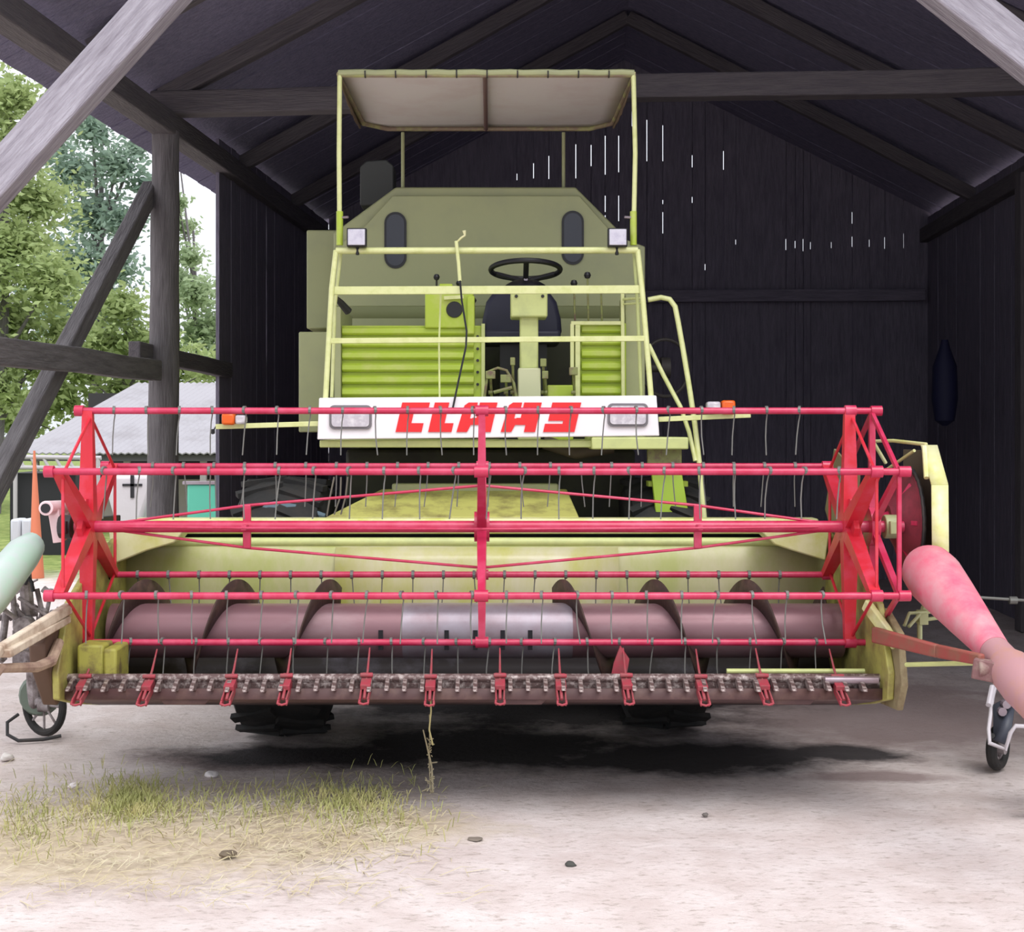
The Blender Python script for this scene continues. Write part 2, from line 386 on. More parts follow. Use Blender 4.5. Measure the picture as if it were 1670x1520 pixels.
# blue sack and metal pipe in the dark on the right
sk = MB().lathe([(0, .02), (.05, .09), (.25, .12), (.55, .11), (.72, .05), (.8, .03)], (0, 0, 0), 'z', 14).build('hanging_sack', mat('blue_sack', (24, 26, 62), .7))
sk.location = S(SW-.55, 3.4, 1.75); tag(sk, 'dark blue sack hanging in the gloom at the right', 'sack')
pp = MB(); pp.cone(P(1575, 973, 7.6), P(1745, 984, 7.6), .008); pp.lathe([(-.02, .0), (-.02, .02), (.02, .02), (.02, 0)], P(1652, 979, 7.6), 'x', 10)
tag(pp.build('metal_pipe', 'wire'), 'thin grey pipe lying level behind the pink cone at the right edge', 'pipe')
tag(MB().bar(P(1740, 983, 7.6), P(1740, 1010, 7.6).xy.to_3d(), .04, .04).build('pipe_stand', 'darkmetal'), 'dark stand holding the thin pipe beyond the right edge', 'stand')

# ================================================================== COMBINE HARVESTER
root = empty('combine_harvester', (-.03, 8.4, 0), 'lime green combine harvester with white sign board and wide red reel parked in the shed', 'combine harvester')
# ---- reel ----
RY, RZ, RR = 6.8, 1.27, .535
XL, XR = -1.86, 1.657
ax = MB().cone((XL-.06, RY, RZ), (XR+.25, RY, RZ), .027, n=20).build('reel_axle', 'red', root)
angs = [90, 30, -30, -90, -150, 150]     # 0 deg points to the viewer
def rp_(ang, r=RR, x=0): t = math.radians(ang); return Vector((x, RY-r*math.cos(t), RZ+r*math.sin(t)))
tw = MB()
tw.cone((-.006, 0, .004), (.006, 0, .004), .0195, n=10)
tw.tube([(0, .0, .01), (.004, .012, -.02), (0, .012, -.05), (-.004, .006, -.12), (-.004, -.01, -.205)], .0032, 6)
tine_mesh = None; stuff = MB()
NT = 22
for k, a in enumerate(angs):
    nm = 'tine_bar'
    rb = MB(); p = rp_(a); x0 = XL-.05; x1 = XR+.13 if k < 4 else XR+.02
    rb.cone((x0, p.y, p.z), (x1, p.y, p.z), .0155, n=14)
    rb.cone((x0-.01, p.y, p.z), (x0+.03, p.y, p.z), .026, n=14); rb.cone((-.07, p.y, p.z), (-.01, p.y, p.z), .026, n=14); rb.cone((XR-.02, p.y, p.z), (XR+.03, p.y, p.z), .026, n=14)
    if k < 4: rb.cone((XR+.10, p.y, p.z), (XR+.15, p.y, p.z), .024, n=14)
    bar = rb.build(nm, 'red', root)
    for i in range(NT):
        x = XL+.12+(XR-XL-.2)*(i+.5*(k % 2))/NT
        if k < 4:
            if tine_mesh is None:
                o = tw.build('tine', 'wire', bar); tine_mesh = o.data
            else:
                o = bpy.data.objects.new('tine', tine_mesh); C.objects.link(o); o.parent = bar
            o.location = (x, p.y, p.z); o.rotation_euler = (random.uniform(-.12, .12), random.uniform(-.07, .07), random.uniform(-.4, .4))
        else:
            tl = random.uniform(-.02, .02)
            stuff.cone((x-.007, p.y, p.z), (x+.007, p.y, p.z), .022, n=10)
            stuff.tube([(x, p.y, p.z), (x+tl*.3, p.y+.01, p.z-.08), (x+tl, p.y-.01, p.z-.20)], .0032, 6)
so = stuff.build('rear_tines', 'wire', root); so['kind'] = 'stuff'
def spider(x, m, wx, hub_r=.07, off=(0, 0), arms=angs, wid=.05, rods=True, plate=True):
    s_ = MB()
    c = Vector((x, RY+off[0], RZ+off[1]))
    for a in arms:
        q = rp_(a, x=x); q = q+Vector((0, off[0]*.4, off[1]*.4)) if False else q
        d = (q-c).normalized()
        s_.bar(c+d*.02, q, wx*1.15, wid*1.5, up=(1, 0, 0) if False else d.cross(Vector((1,0,0))), w2=wx*.75, h2=wid*.7)
    if plate: s_.lathe([(-.012, 0), (-.012, .15), (.012, .15), (.012, 0)], c, 'x', 6)
    s_.lathe([(-.035, 0), (-.035, hub_r), (.035, hub_r), (.035, 0)], c, 'x', 20)
    if rods:
        for i, a in enumerate(arms):
            s_.cone(rp_(a, RR*.95, x+.012), rp_(arms[(i+1) % 6], RR*.95, x+.012), .0075, n=8)
    return s_.build('reel_spider', m, root)
spider(XL, 'red_bright', .062)
spider(-.04, 'red', .04, rods=False, plate=False)
spider(XR, 'red_bright', .062)
# eccentric control ring at the right end
s_ = MB(); xe = XR+.105
for a in angs: s_.bar(Vector((xe, RY+.0, RZ+.0)), rp_(a, x=xe), .03, .03, w2=.026, h2=.026)
for i, a in enumerate(angs): s_.bar(rp_(a, RR*.98, xe), rp_(angs[(i+1) % 6], RR*.98, xe), .016, .022)
s_.lathe([(-.02, 0), (-.02, .09), (.02, .09), (.02, 0)], (xe, RY, RZ), 'x', 20)
s_.build('control_ring', 'red', root)
# truss struts and tension rods
tr = MB()
for xs_ in (-1.125, .957):
    st = MB().box(xs_-.018, xs_+.018, RY-.012, RY+.012, RZ-.10, RZ+.10)
    st.box(xs_-.012, xs_+.012, RY-.10, RY+.10, RZ-.012, RZ+.012).build('truss_strut', 'red', root, bevel=.003)
rodm = MB()
for sy, sz in ((0, 1), (0, -1), (1, 0), (-1, 0)):
    f = lambda x, h: (x, RY+sy*h, RZ+sz*h)
    for x1_, xe_ in ((-1.125, XL+.16), (.957, XR-.14)):
        h = .19 if sz else .17
        rodm.cone(f(-.04, h), f(x1_, .098), .0065, n=8); rodm.cone(f(x1_, .098), f(xe_, .02), .0065, n=8)
rodm.build('tension_rod', 'red', root)

# ---- reel arms ----
for sx, m in ((-1, 'rail'), (1, 'rail')):
    x = XL-.10 if sx < 0 else XR+.19
    a = MB(); a.bar((x, 6.72, RZ), (x, 7.72, 1.24), .04, .06); a.lathe([(-.03, 0), (-.03, .055), (.03, .055), (.03, 0)], (x, RY, RZ), 'x', 16)
    a.cone((x, 7.05, 1.22), (x, 7.5, .86), .022); a.cone((x, 7.25, 1.05), (x, 7.5, .86), .032)
    a.build('reel_arm', 'olive' if sx > 0 else 'darkmetal', root, bevel=.004)
pv = MB(); q = P(80, 828, 6.75)
pv.cone((q.x, 6.70, q.z), (q.x+.02, 7.25, q.z-.02), .034, n=18); pv.bar((q.x+.01, 6.8, q.z), (q.x+.03, 6.82, q.z-.16), .05, .06); pv.bar((q.x-.03, 7.0, q.z-.03), (q.x+.1, 7.0, q.z-.14), .05, .05)
pb = pv.build('tilt_cylinder', mat('chalky_pink', (226, 200, 204), .5), root, bevel=.003)
MB().cone((q.x, 6.694, q.z), (q.x, 6.70, q.z), .022, n=16).build('end_hole', 'black', pb)
# ---- trough ----
HX0, HX1 = -1.88, 1.73
prof = [(7.66, 1.125), (7.64, 1.10), (7.60, 1.04), (7.60, .90)]
for i in range(9):
    t = math.radians(0-i*11.5); prof.append((7.24+.36*math.cos(t), .77+.34*math.sin(t)-.02))
cut_ = prof[7:]; fl = cut_+[ (7.15, .415), (6.95, .425), (6.75, .49), (6.60, .58)]
MB().sheet(prof[:8], HX0, HX1, 8).build('trough_back', 'trough', root, solid=.008, ang=60)
MB().sheet(fl, HX0, HX1, 8).build('trough_floor', 'floordark', root, solid=.008, ang=60)
cp = [(y-.022, z+.003) for y, z in prof[:7]]
mbc = MB().sheet([(7.63, 1.105)]+cp[2:7], X(545, 7.55), X(1010, 7.55), 4)
mbc.build('centre_panel', 'trough_mid', root, solid=.012, ang=60)
bm1 = MB().box(HX0+.02, HX1-.02, 7.66, 7.78, Z(870, 7.7), Z(845, 7.7)).build('header_beam', 'cream', root, bevel=.012)
MB().cone((HX0+.1, 7.66, Z(884, 7.66)), (HX1-.1, 7.66, Z(884, 7.66)), .024, n=14).build('header_tube', 'lime_pale', root)
MB().box(HX0, HX1, 7.80, 7.84, .42, 1.2).build('header_back_plate', 'darkmetal', root)
# cream end wings
for pts in ([(178,862),(300,866),(285,885),(240,898),(186,920)], [(1352,862),(1240,866),(1262,888),(1292,898),(1345,914)]):
    MB().prism([(X(a_, 7.42), Z(b_, 7.42)) for a_, b_ in pts], 'y', 7.40, 7.62).build('end_wing', 'cream', root, bevel=.008)
# side plates
sp_ = [(6.42,.54),(6.40,.66),(6.58,.94),(6.95,1.08),(7.4,1.17),(7.8,1.22),(7.82,.40),(7.1,.39),(6.7,.47)]
for x in (HX0-.03, HX1):
    MB().prism(sp_, 'x', x, x+.03).build('side_plate', 'sidep', root, bevel=.006)
bk = MB(); bk.box(-1.85, -1.73, 6.58, 6.75, .60, .755); bk.box(-1.73, -1.67, 6.57, 6.8, .585, .74)
bk.box(-1.85, -1.66, 6.56, 6.7, .57, .60); bk.build('knife_drive_bracket', mat('bracket_lime', (158, 154, 70), .6, c2=(110, 98, 60), scale=12), root, bevel=.012)
# ---- auger ----
AY, AZ, AR, FR = 7.2, .735, .132, .25
au = MB().cone((HX0+.03, AY, AZ), (HX1-.02, AY, AZ), AR, n=48).build('auger_tube', 'steel', root)
MB().cone((X(655, 7.04), AY, AZ), (X(935, 7.04), AY, AZ), AR+.003, n=48).build('worn_sleeve', 'silver', au)
def flight(x0, sgn, t0, t1):
    f = MB(); n = int((t1-t0)/.12); 
    for i in range(n+1):
        t = t0+(t1-t0)*i/n; x = x0+sgn*.45*t/(2*PI)
        for r_ in (AR-.003, FR): f.v.append(Vector((x, AY-r_*math.sin(t), AZ+r_*math.cos(t))))
        if i: f.f.append([2*i-2, 2*i-1, 2*i+1, 2*i])
    return f.build('auger_flight', 'flight', au, solid=.007, ang=60)
flight(-.796, -1, -.7, 14.6); flight(.36, 1, -.7, 18.2)
for px in (620, 728, 775, 820, 865):
    x = X(px, 7.03)
    fb = MB(); d = Vector((0, -.86, -.18)).normalized()
    fb.cone(Vector((x, AY, AZ))+d*AR*.95, Vector((x, AY, AZ))+d*(AR+.07), .010, n=8)
    fb.box(x-.011, x+.011, AY-AR-.006, AY-AR+.03, AZ-.075, AZ+.02).build('auger_finger', 'black', au)
# ---- cutter bar ----
cb = MB().box(HX0-.06, HX1+.04, 6.54, 6.62, .560, .612)
cb.cone((HX0-.04, 6.55, .612), (HX1+.02, 6.55, .612), .020, n=12)
cbo = cb.build('cutter_bar', 'cutter', root, bevel=.006)
lo = MB().sheet([(6.50, .575), (6.50, .530), (6.62, .50), (7.1, .395)], HX0-.02, HX1+.02, 4).build('underside_plate', 'cutter_dark', root, solid=.01)
for px in (300, 850, 1290):
    x = X(px, 6.5); MB().prism([(x-.12, .53), (x+.12, .53), (x+.09, .500), (x-.09, .500)], 'y', 6.515, 6.80).build('skid_shoe', 'cutter_dark', root, bevel=.004)
gd = MB(); gd.prism([(6.56, .575), (6.56, .613), (6.50, .613), (6.43, .585), (6.425, .575), (6.48, .568)], 'x', -.009, .009); gmesh = None
for i in range(46):
    x = HX0+.03+i*.0775
    if gmesh is None: o = gd.build('knife_guard', 'cutter', cbo, bevel=.003); gmesh = o.data
    else:
        o = bpy.data.objects.new('knife_guard', gmesh); C.objects.link(o); o.parent = cbo
    o.location = (x, 0, random.uniform(-.003, .003))
MB().cone((X(1185, 6.62), 6.62, .632), (X(1410, 6.62), 6.62, .632), .011, n=8).build('edge_strip', 'lime_pale', root)
MB().cone((X(1345, 6.5), 6.50, .612), (X(1432, 6.5), 6.50, .612), .017, n=12).build('knife_head', 'silver', root)
# steel straps lying in the trough
for a_, b_, y in ((490, 572, 6.78), (770, 830, 6.8), (925, 975, 6.8), (250, 330, 6.8)):
    MB().box(X(a_, y), X(b_, y), y, y+.09, .50, .525).build('wear_plate', mat('grey_wear_plate', (120, 116, 130), .4), root)
# lifters
def lifter():
    mb = MB()
    mb.tube([(0, 6.40, .545), (0, 6.47, .585), (0, 6.58, .645), (0, 6.68, .725)], [.008, .007, .006, .004], 6)
    for s in (-1, 1):
        mb.bar((s*.017, 6.38, .535), (s*.021, 6.58, .60), .007, .034, h2=.028)
    mb.tube([(-.018, 6.385, .545), (-.020, 6.37, .532), (0, 6.36, .528), (.020, 6.37, .532), (.018, 6.385, .545)], .006, 6)
    mb.cone((-.028, 6.52, .628), (.028, 6.52, .628), .010, n=10); mb.bar((0, 6.45, .585), (0, 6.58, .62), .045, .022)
    return mb
lm = None
for px in (140, 245, 360, 478, 588, 702, 808, 920, 1028, 1140, 1255, 1365):
    if lm is None: o = lifter().build('crop_lifter', 'lifter', root, bevel=.002); lm = o
    else:
        o = lm.copy(); C.objects.link(o)
    o.location = (X(px, 6.45), 0, random.uniform(-.004, .004)); o.rotation_euler = (0, random.uniform(-.004, .004), random.uniform(-.006, .006))
x = X(1000, 6.7); MB().prism([(x-.02, .56), (x+.05, .56), (x+.07, .68), (x+.03, .74), (x, .66)], 'y', 6.66, 6.68).build('guide_tab', 'lifter', root)
# ---- dividers ----
dv = MB()
dv.bar(P(112, 992, 6.5), P(0, 1058, 5.85), .035, .05, h2=.035); dv.bar(P(0, 1058, 5.85), (-1.93, 5.05, .62), .035, .035)
dv.bar(P(100, 1002, 6.5)+Vector((0, 0, -.02)), P(0, 1066, 5.85), .09, .035)
dv.build('left_divider', mat('dusty_cream', (206, 192, 172), .6, c2=(150, 124, 104), scale=9, amount=.7), root, bevel=.006)
dv = MB(); dv.tube([P(96, 1048, 6.45), P(84, 1078, 6.3), P(60, 1088, 6.15), P(0, 1090, 5.85), (-1.93, 5.05, .60)], [.022, .024, .022, .02, .018], 10)
dv.build('divider_rod', mat('brown_dust', (176, 152, 132), .7, c2=(120, 92, 84), scale=9, amount=.7), root)
dv = MB().prism([(6.52, .9), (6.3, .80), (6.32, .70), (6.5, .50), (6.6, .52)], 'x', HX0-.10, HX0-.03).build('divider_foot', mat('dark_brown_plate', (92, 70, 58), .7), root, bevel=.01)
# right: pink torpedo
a, b = P(1510, 925, 6.55), P(1650, 1095, 5.72)
d = (b-a); mb = MB(); n = 28
prof_ = [(0.0, .05), (.0, .10), (.03, .116), (.12, .122), (.3, .108), (.5, .09), (.72, .070), (.86, .058)]
def taper(profl, n=28):
    m_ = MB(); dn = d.normalized(); u = dn.cross(Vector((0,0,1))).normalized(); v = u.cross(dn)
    for t, r_ in profl:
        for j in range(n): m_.v.append(a+d*t+(u*math.cos(2*PI*j/n)+v*math.sin(2*PI*j/n))*r_)
    for i in range(len(profl)-1): m_.f += [[i*n+j, i*n+(j+1)%n, (i+1)*n+(j+1)%n, (i+1)*n+j] for j in range(n)]
    m_.f += [list(range(n)), list(range((len(profl)-1)*n, len(profl)*n))]
    return m_
taper([(-.02, .06), (-.02, .10), (.02, .117), (.12, .124), (.3, .110), (.5, .092), (.72, .071), (.82, .062)]).build('divider_cone', 'pink', root, ang=50)
taper([(.80, .058), (.84, .062), (.92, .066), (.98, .085), (1.12, .088), (1.3, .075), (1.5, .045), (1.62, .012)]).build('divider_nose', 'pink_dusty', root, ang=50)
mb = MB(); mb.bar(P(1425, 1035, 6.45), P(1530, 1062, 6.05), .03, .07, h2=.055); mb.bar(P(1530, 1062, 6.05), P(1602, 1076, 5.75), .03, .055, h2=.045)
mb.build('divider_arm', 'brownred', root, bevel=.008)
mb = MB(); mb.bar(P(1412, 985, 6.6), P(1462, 1052, 6.4), .03, .055); mb.build('divider_brace', 'cream', root, bevel=.006)
MB().cone(P(1478, 1084, 6.3), P(1640, 1080, 5.78), .010, n=8).build('divider_rod', 'lime_pale', root)
mb = MB(); q = P(1615, 1090, 5.74); mb.lathe([(-.05, 0), (-.05, .035), (.05, .035), (.05, 0)], q, 'x', 14); mb.bar(q+Vector((-.06, .02, 0)), q+Vector((.07, -.05, -.02)), .05, .08)
mb.build('divider_joint', mat('rusty_pink', (120, 84, 84), .7, c2=(150, 130, 120), scale=18), root, bevel=.006)
mb = MB().prism([(6.6, .92), (6.36, .84), (6.30, .62), (6.38, .50), (6.65, .48)], 'x', HX1+.03, HX1+.06)
mb.build('divider_plate', mat('muddy_plate', (140, 128, 96), .7, c2=(110, 90, 66), scale=9), root, bevel=.006)
# linkage behind the cone
mb = MB(); mb.tube([P(1475, 1020, 6.6), P(1483, 1000, 6.65), P(1520, 998, 6.7)], .008); mb.tube([P(1482, 1022, 6.6), P(1500, 1002, 6.65)], .008)
mb.tube([P(1505, 1005, 6.75), P(1512, 980, 6.8), P(1518, 955, 6.85)], .02); mb.tube([P(1512, 1010, 6.7), P(1528, 1008, 6.7), P(1537, 998, 6.7)], .009)
mb.box(X(1498, 6.7), X(1512, 6.7), 6.68, 6.74, Z(1018, 6.7), Z(996, 6.7)); mb.tube([P(1500, 1015, 6.7), P(1500, 1060, 6.65)], .012)
mb.build('spring_linkage', 'olive', root)
# reel drive disc and its guard
dz = RZ+.02; dx = XR+.27
mb = MB().lathe([(-.06, 0), (-.06, .075), (-.045, .09), (.03, .215), (.03, .235), (.05, .235), (.05, 0)], (dx, 6.92, dz), 'x', 44)
dd = mb.build('drive_disc', 'rose', root)
mb = MB(); mb.lathe([(-.10, 0), (-.10, .03), (-.05, .05)], (dx, 6.92, dz), 'x', 14)
for k in range(6): t = k*PI/3; mb.bar((dx-.062, 6.92, dz), (dx+.022, 6.92+.20*math.cos(t), dz+.20*math.sin(t)), .012, .02)
mb.build('disc_hub', 'red', dd)
gp = [(7.36, 1.50), (7.28, 1.64), (7.05, 1.665), (6.76, 1.645), (6.60, 1.47), (6.585, 1.02), (6.72, .93)]
mb = MB()
for i in range(len(gp)-1):
    (y0, z0), (y1, z1) = gp[i], gp[i+1]
    if i in (0, 1, 2): continue
    mb.add([(dx+.05, y0, z0), (dx+.125, y0, z0), (dx+.125, y1, z1), (dx+.05, y1, z1)], [(0,1,2,3)])
mb.build('guard_rim', 'cream', root, solid=.008)
mb = MB().prism([(7.28, 1.62), (6.78, 1.62), (6.62, 1.46), (6.62, 1.0), (7.3, 1.0)], 'x', dx+.115, dx+.125); mb.build('guard_plate', mat('muddy_guard', (96, 84, 70), .7), root)
mb = MB(); mb.tube([(dx+.06, 7.4, 1.55), (dx-.02, 7.34, 1.66), (dx+.0, 7.05, 1.665), (dx+.08, 6.78, 1.65)], .009); mb.tube([(dx+.06, 6.9, 1.62), (dx-.02, 7.2, 1.5)], .008)
mb.tube([(dx+.06, 6.74, 1.64), (dx+.04, 6.64, 1.5)], .012); mb.build('guard_bracket', 'cream', root)
# olive side panels behind the right spider
mb = MB(); mb.prism([(7.0, 1.50), (7.5, 1.62), (7.7, 1.3), (7.5, 1.15), (7.1, 1.2)], 'x', HX1+.02, HX1+.03)
mb.build('drive_cover', mat('olive_cover', (134, 128, 96), .6, c2=(120, 100, 70), scale=8), root)
# chain hanging between the control ring and disc
mb = MB().tube([(dx+.04, 6.92+(.242+.006*(i % 2))*math.cos(2*PI*i/64), dz+(.242+.006*(i % 2))*math.sin(2*PI*i/64)) for i in range(64)], .009, 6, closed=True)
mb.build('drive_chain', 'darkmetal', root)

# ---- feeder house ----
mb = MB()
fA = [P(530, 843, 7.86), P(945, 843, 7.86), P(925, 797, 8.35), P(622, 797, 8.35)]
lowz = .55
mb.add(fA+[Vector((p.x, p.y, lowz)) for p in fA], [(0,1,2,3),(4,7,6,5),(0,4,5,1),(1,5,6,2),(2,6,7,3),(3,7,4,0)])
fh = mb.build('feeder_house', mat('feeder_lime', (186, 184, 104), .5, c2=(132, 122, 76), scale=6, amount=.5), root, bevel=.01)
mb = MB().bar(P(640, 797, 8.36), P(910, 797, 8.36), .10, .06); mb.build('feeder_hinge', 'olive', fh, bevel=.01)
# ---- wheels ----
def tyre(xc, wd, yc, r_):
    h = wd/2
    t = MB().lathe([(-h*.72, r_*.52), (-h*.98, r_*.66), (-h, r_*.84), (-h*.86, r_*.95), (-h*.5, r_*.985), (h*.5, r_*.985), (h*.86, r_*.95), (h, r_*.84), (h*.98, r_*.66), (h*.72, r_*.52), (-h*.72, r_*.52)], (xc, yc, r_), 'x', 56)
    for i in range(24):
        a0 = 2*PI*i/24
        for s in (-1, 1):
            aa = a0+(PI/24 if s > 0 else 0)
            p0 = Vector((xc+s*h*.02, yc+(r_-.0)*math.cos(aa), r_+(r_-.0)*math.sin(aa))); p1 = Vector((xc+s*h*.95, yc+(r_*.97)*math.cos(aa+.16), r_+(r_*.97)*math.sin(aa+.16)))
            t.bar(p0, p1, .05, .03, up=(0, math.cos(aa), math.sin(aa)))
    o = t.build('front_tyre', 'rubber', root)
    s = MB().lathe([(-h*.5, 0), (-h*.5, r_*.2), (-h*.2, r_*.4), (-h*.7, r_*.53), (h*.7, r_*.53), (h*.2, r_*.4), (h*.5, .1), (h*.5, 0)], (xc, yc, r_), 'x', 32)
    s.build('rim', 'cream', o)
tyre(X(457, 8.1), .50, 8.38, .72); tyre(X(1088, 8.3), .47, 8.58, .72)
for xc in (-.8, .75):
    t = MB().lathe([(-.12, .22), (-.14, .3), (-.12, .4), (-.06, .42), (.06, .42), (.12, .4), (.14, .3), (.12, .22), (-.12, .22)], (xc, 12.6, .42), 'x', 32).build('rear_tyre', 'rubber', root)
    MB().lathe([(-.05, 0), (-.05, .24), (.05, .24), (.05, 0)], (xc, 12.6, .42), 'x', 24).build('rim', 'cream', t)
MB().cone((-1.2, 8.45, .72), (1.1, 8.55, .72), .09).build('front_axle', 'darkmetal', root)
MB().cone((-.8, 12.6, .42), (.75, 12.6, .42), .05).build('rear_axle', 'darkmetal', root)
# ---- body ----
MB().prism([(8.75, .95), (8.75, 1.6), (9.55, 1.6), (9.55, 2.3), (13.2, 2.3), (13.6, 1.2), (12.9, .8), (9.4, .75)], 'x', -.86, .86).build('threshing_body', mat('shaded_body', (56, 58, 40), .7, c2=(40, 38, 32), scale=3), root, bevel=.02)  # yellow-green body, its colour darkened for the shade under the platform
# ---- platform ----
PY = 8.0
MB().box(X(520, PY), X(1073, PY), PY+.03, 9.5, 1.62, 1.66).build('platform_floor', 'lime_pale', root, bevel=.006)
sg = MB().prism([(X(521, PY), Z(649, PY)), (X(1070, PY), Z(645, PY)), (X(1075, PY), Z(711, PY)), (X(518, PY), Z(717, PY))], 'y', PY-.02, PY+.03).build('sign_panel', 'white', root, bevel=.006)
def slant(px0, px1, polys, m='text'):
    y0, y1 = 656.5, 704.5
    mb = MB()
    for poly in polys:
        pts = []
        for u, v in poly:      # u,v in 0..1, v up
            py = y1-(y1-y0)*v; px = px0+(px1-px0)*u+(v-.5)*11
            pts.append((X(px, PY), Z(py, PY)))
        mb.prism(pts, 'y', PY-.027, PY-.019)
    return mb.build('letter', m, sg, smooth=False)
R = lambda a, b, c, d: [(a, c), (b, c), (b, d), (a, d)]
slant(651, 696, [R(0,.50,0,1), R(.50,1,.68,1), R(.50,.94,0,.30)])
slant(704, 742, [R(0,.62,.0,1), R(.62,1,0,.30)])
for a_, b_ in ((750, 807), (822, 879)):
    slant(a_, b_, [[(0,0),(.30,0),(.36,.22),(.36,.46),(.30,.46),(.30,.74),(.42,.74),(.42,1),(.16,1),(.06,.9)], R(.36,.66,.24,.48), R(.48,.66,.48,1), R(.66,.98,0,1)])
slant(891, 942, [R(.08,1,.70,1), R(.08,.50,.38,.70), R(.50,1,.38,.62), R(.56,1,.0,.38), R(0,.56,0,.28)])
for x0, x1, y0, y1 in ((538, 607, 661, 700), (990, 1056, 658, 696)):
    def rr(x0, x1, y0, y1, r_):
        pts = []
        for cx, cy, a0 in ((x1-r_, y0+r_, 0), (x0+r_, y0+r_, 90), (x0+r_, y1-r_, 180), (x1-r_, y1-r_, 270)):
            for k in range(5): t = math.radians(a0+k*22.5); pts.append((X(cx+r_*math.cos(t), PY), Z(cy-r_*math.sin(t), PY)))
        return pts
    f_ = MB().prism(rr(x0, x1, y0, y1, 8), 'y', PY-.034, PY-.015).build('headlight', 'frame_grey', sg)
    MB().prism(rr(x0+4, x1-4, y0+4, y1-4, 6), 'y', PY-.042, PY-.03).build('lens', 'lens_grey', sg)
# railing
def rod(pts, r_, m='rail', name='rail_tube', par=root, n=12): return MB().tube(pts, r_, n).build(name, m, par, ang=60)
TL, TR = P(548, 409, 8.15), P(1040, 408, 8.15)
rod([TL, TR], .0185, name='top_rail')
rod([TL, P(541, 470, 8.10), P(531, 650, 8.02)], .0155, name='railing_post'); rod([TR, P(1047, 470, 8.10), P(1062, 648, 8.02)], .0155, name='railing_post')
rod([P(556, 410, 8.2), P(546, 500, 8.2), P(541, 648, 8.15)], .010, name='railing_post'); rod([P(1034, 410, 8.2), P(1040, 500, 8.2), P(1046, 648, 8.15)], .010, 'lime_pale', name='railing_post')
MB().bar(P(543, 474, 8.11), P(1046, 472, 8.11), .012, .045).build('middle_rail', 'rail', root, bevel=.003)
MB().bar(P(537, 556, 8.06), P(1055, 552, 8.06), .012, .030).build('lower_rail', 'rail', root, bevel=.003)
# canopy
CY0, CY1, CZ = 8.22, 9.7, 3.70
for px in (554, 1033):
    pst = rod([P(px, 400, 8.18), P(px-1 if px < 800 else px+3, 250, 8.2), P(px, 118, CY0)], .0135, name='canopy_post')
    sx = 1 if px < 800 else -1
    MB().cone(P(px, 355, 8.18), P(px+sx*14, 354, 8.16), .007, n=8).build('clamp_screw', 'silver', pst)
    MB().cone(P(px, 345, 8.18), P(px, 400, 8.18), .019, n=12).build('socket', 'lime', pst)
for px in (657, 919): rod([P(px, 340, 9.72), P(px, 216, CY1)], .012, 'olive', name='canopy_post')
cx0, cx1 = X(552, CY0), X(1034, CY0); bx0, bx1 = X(588, CY1), X(1003, CY1)
cpoly = [(cx0, CY0), (cx1, CY0), (cx1-.01, CY1-.18), (cx1-.15, CY1), (cx0+.17, CY1), (cx0+.02, CY1-.18)]
cn = MB()
n6 = len(cpoly)
NX, NY = 16, 12
vs_ = []
for j in range(NY+1):
    t = j/NY
    for i in range(NX+1):
        s = i/NX; ins = .0 if t < .88 else (t-.88)/.12*.15
        x = cx0+ins+(cx1-cx0-2*ins)*s; sag = .025*math.sin(PI*((s*2) % 1.0))*math.sin(PI*t)
        vs_.append((x, CY0+(CY1-CY0)*t, CZ+.0+.015-sag))
cn.add(vs_, [(j*(NX+1)+i, j*(NX+1)+i+1, (j+1)*(NX+1)+i+1, (j+1)*(NX+1)+i) for j in range(NY) for i in range(NX)])
cno = cn.build('canopy', 'canopy', root, solid=.008, ang=80)
fr = MB().tube([(x, y, CZ) for x, y in cpoly], .016, 10, closed=True); fr.build('canopy_frame', 'canopy_edge', cno, ang=60)
MB().cone((X(791, 8.22), CY0, CZ-.004), (X(791, 8.22), CY1, CZ-.004), .013).build('canopy_bar', mat('dark_rose_tube', (110, 84, 84), .6), cno)
# rolled fabric edge laced round the front tube, with sagging side drapes
fe = MB().tube([(cx0+(cx1-cx0)*i/24, CY0-.002, CZ+.008+.002*(i % 3)) for i in range(25)], .019, 10); fe.build('front_hem', 'olive', cno)
ties = MB()
for i in range(9):
    x = cx0+.15+i*.17; ties.lathe([(-.004, .024), (.004, .024)], (x, CY0, CZ+.005), 'x', 12)
ties.build('lacing', 'darkmetal', cno)
M['drape'] = mat('brown_drape', (110, 92, 74), .9)
for xq, s in ((cx0, 1), (cx1, -1)):
    sd = MB()
    for j in range(13):
        t = j/12; dip = .03+.035*math.sin(PI*t)+.02*abs(math.sin(5*PI*t)); y = CY0+(CY1-.18-CY0)*t
        sd.v += [Vector((xq, y, CZ)), Vector((xq+s*.012, y, CZ-dip))]
    sd.f += [[2*j, 2*j+1, 2*j+3, 2*j+2] for j in range(12)]
    sd.build('side_drape', 'drape', cno, solid=.004)
# work lights on the rail
for px, s in ((582, 1), (1007, -1)):
    mb = MB(); c = P(px, 388, 8.1); mb.prism([(c.x-.054, c.z-.05), (c.x+.054, c.z-.05), (c.x+.054, c.z+.052), (c.x-.054, c.z+.052)], 'y', 8.08, 8.13)
    mb.prism([(c.x-.04, c.z-.04), (c.x+.04, c.z-.04), (c.x+.03, c.z+.04), (c.x-.03, c.z+.04)], 'y', 8.13, 8.2); mb.cone((c.x, 8.14, c.z-.09), (c.x, 8.14, c.z-.04), .01)
    wl = mb.build('work_light', 'black', root, bevel=.004)
    MB().box(c.x-.047, c.x+.047, 8.068, 8.082, c.z-.043, c.z+.045).build('lens', 'lens', wl, bevel=.004)
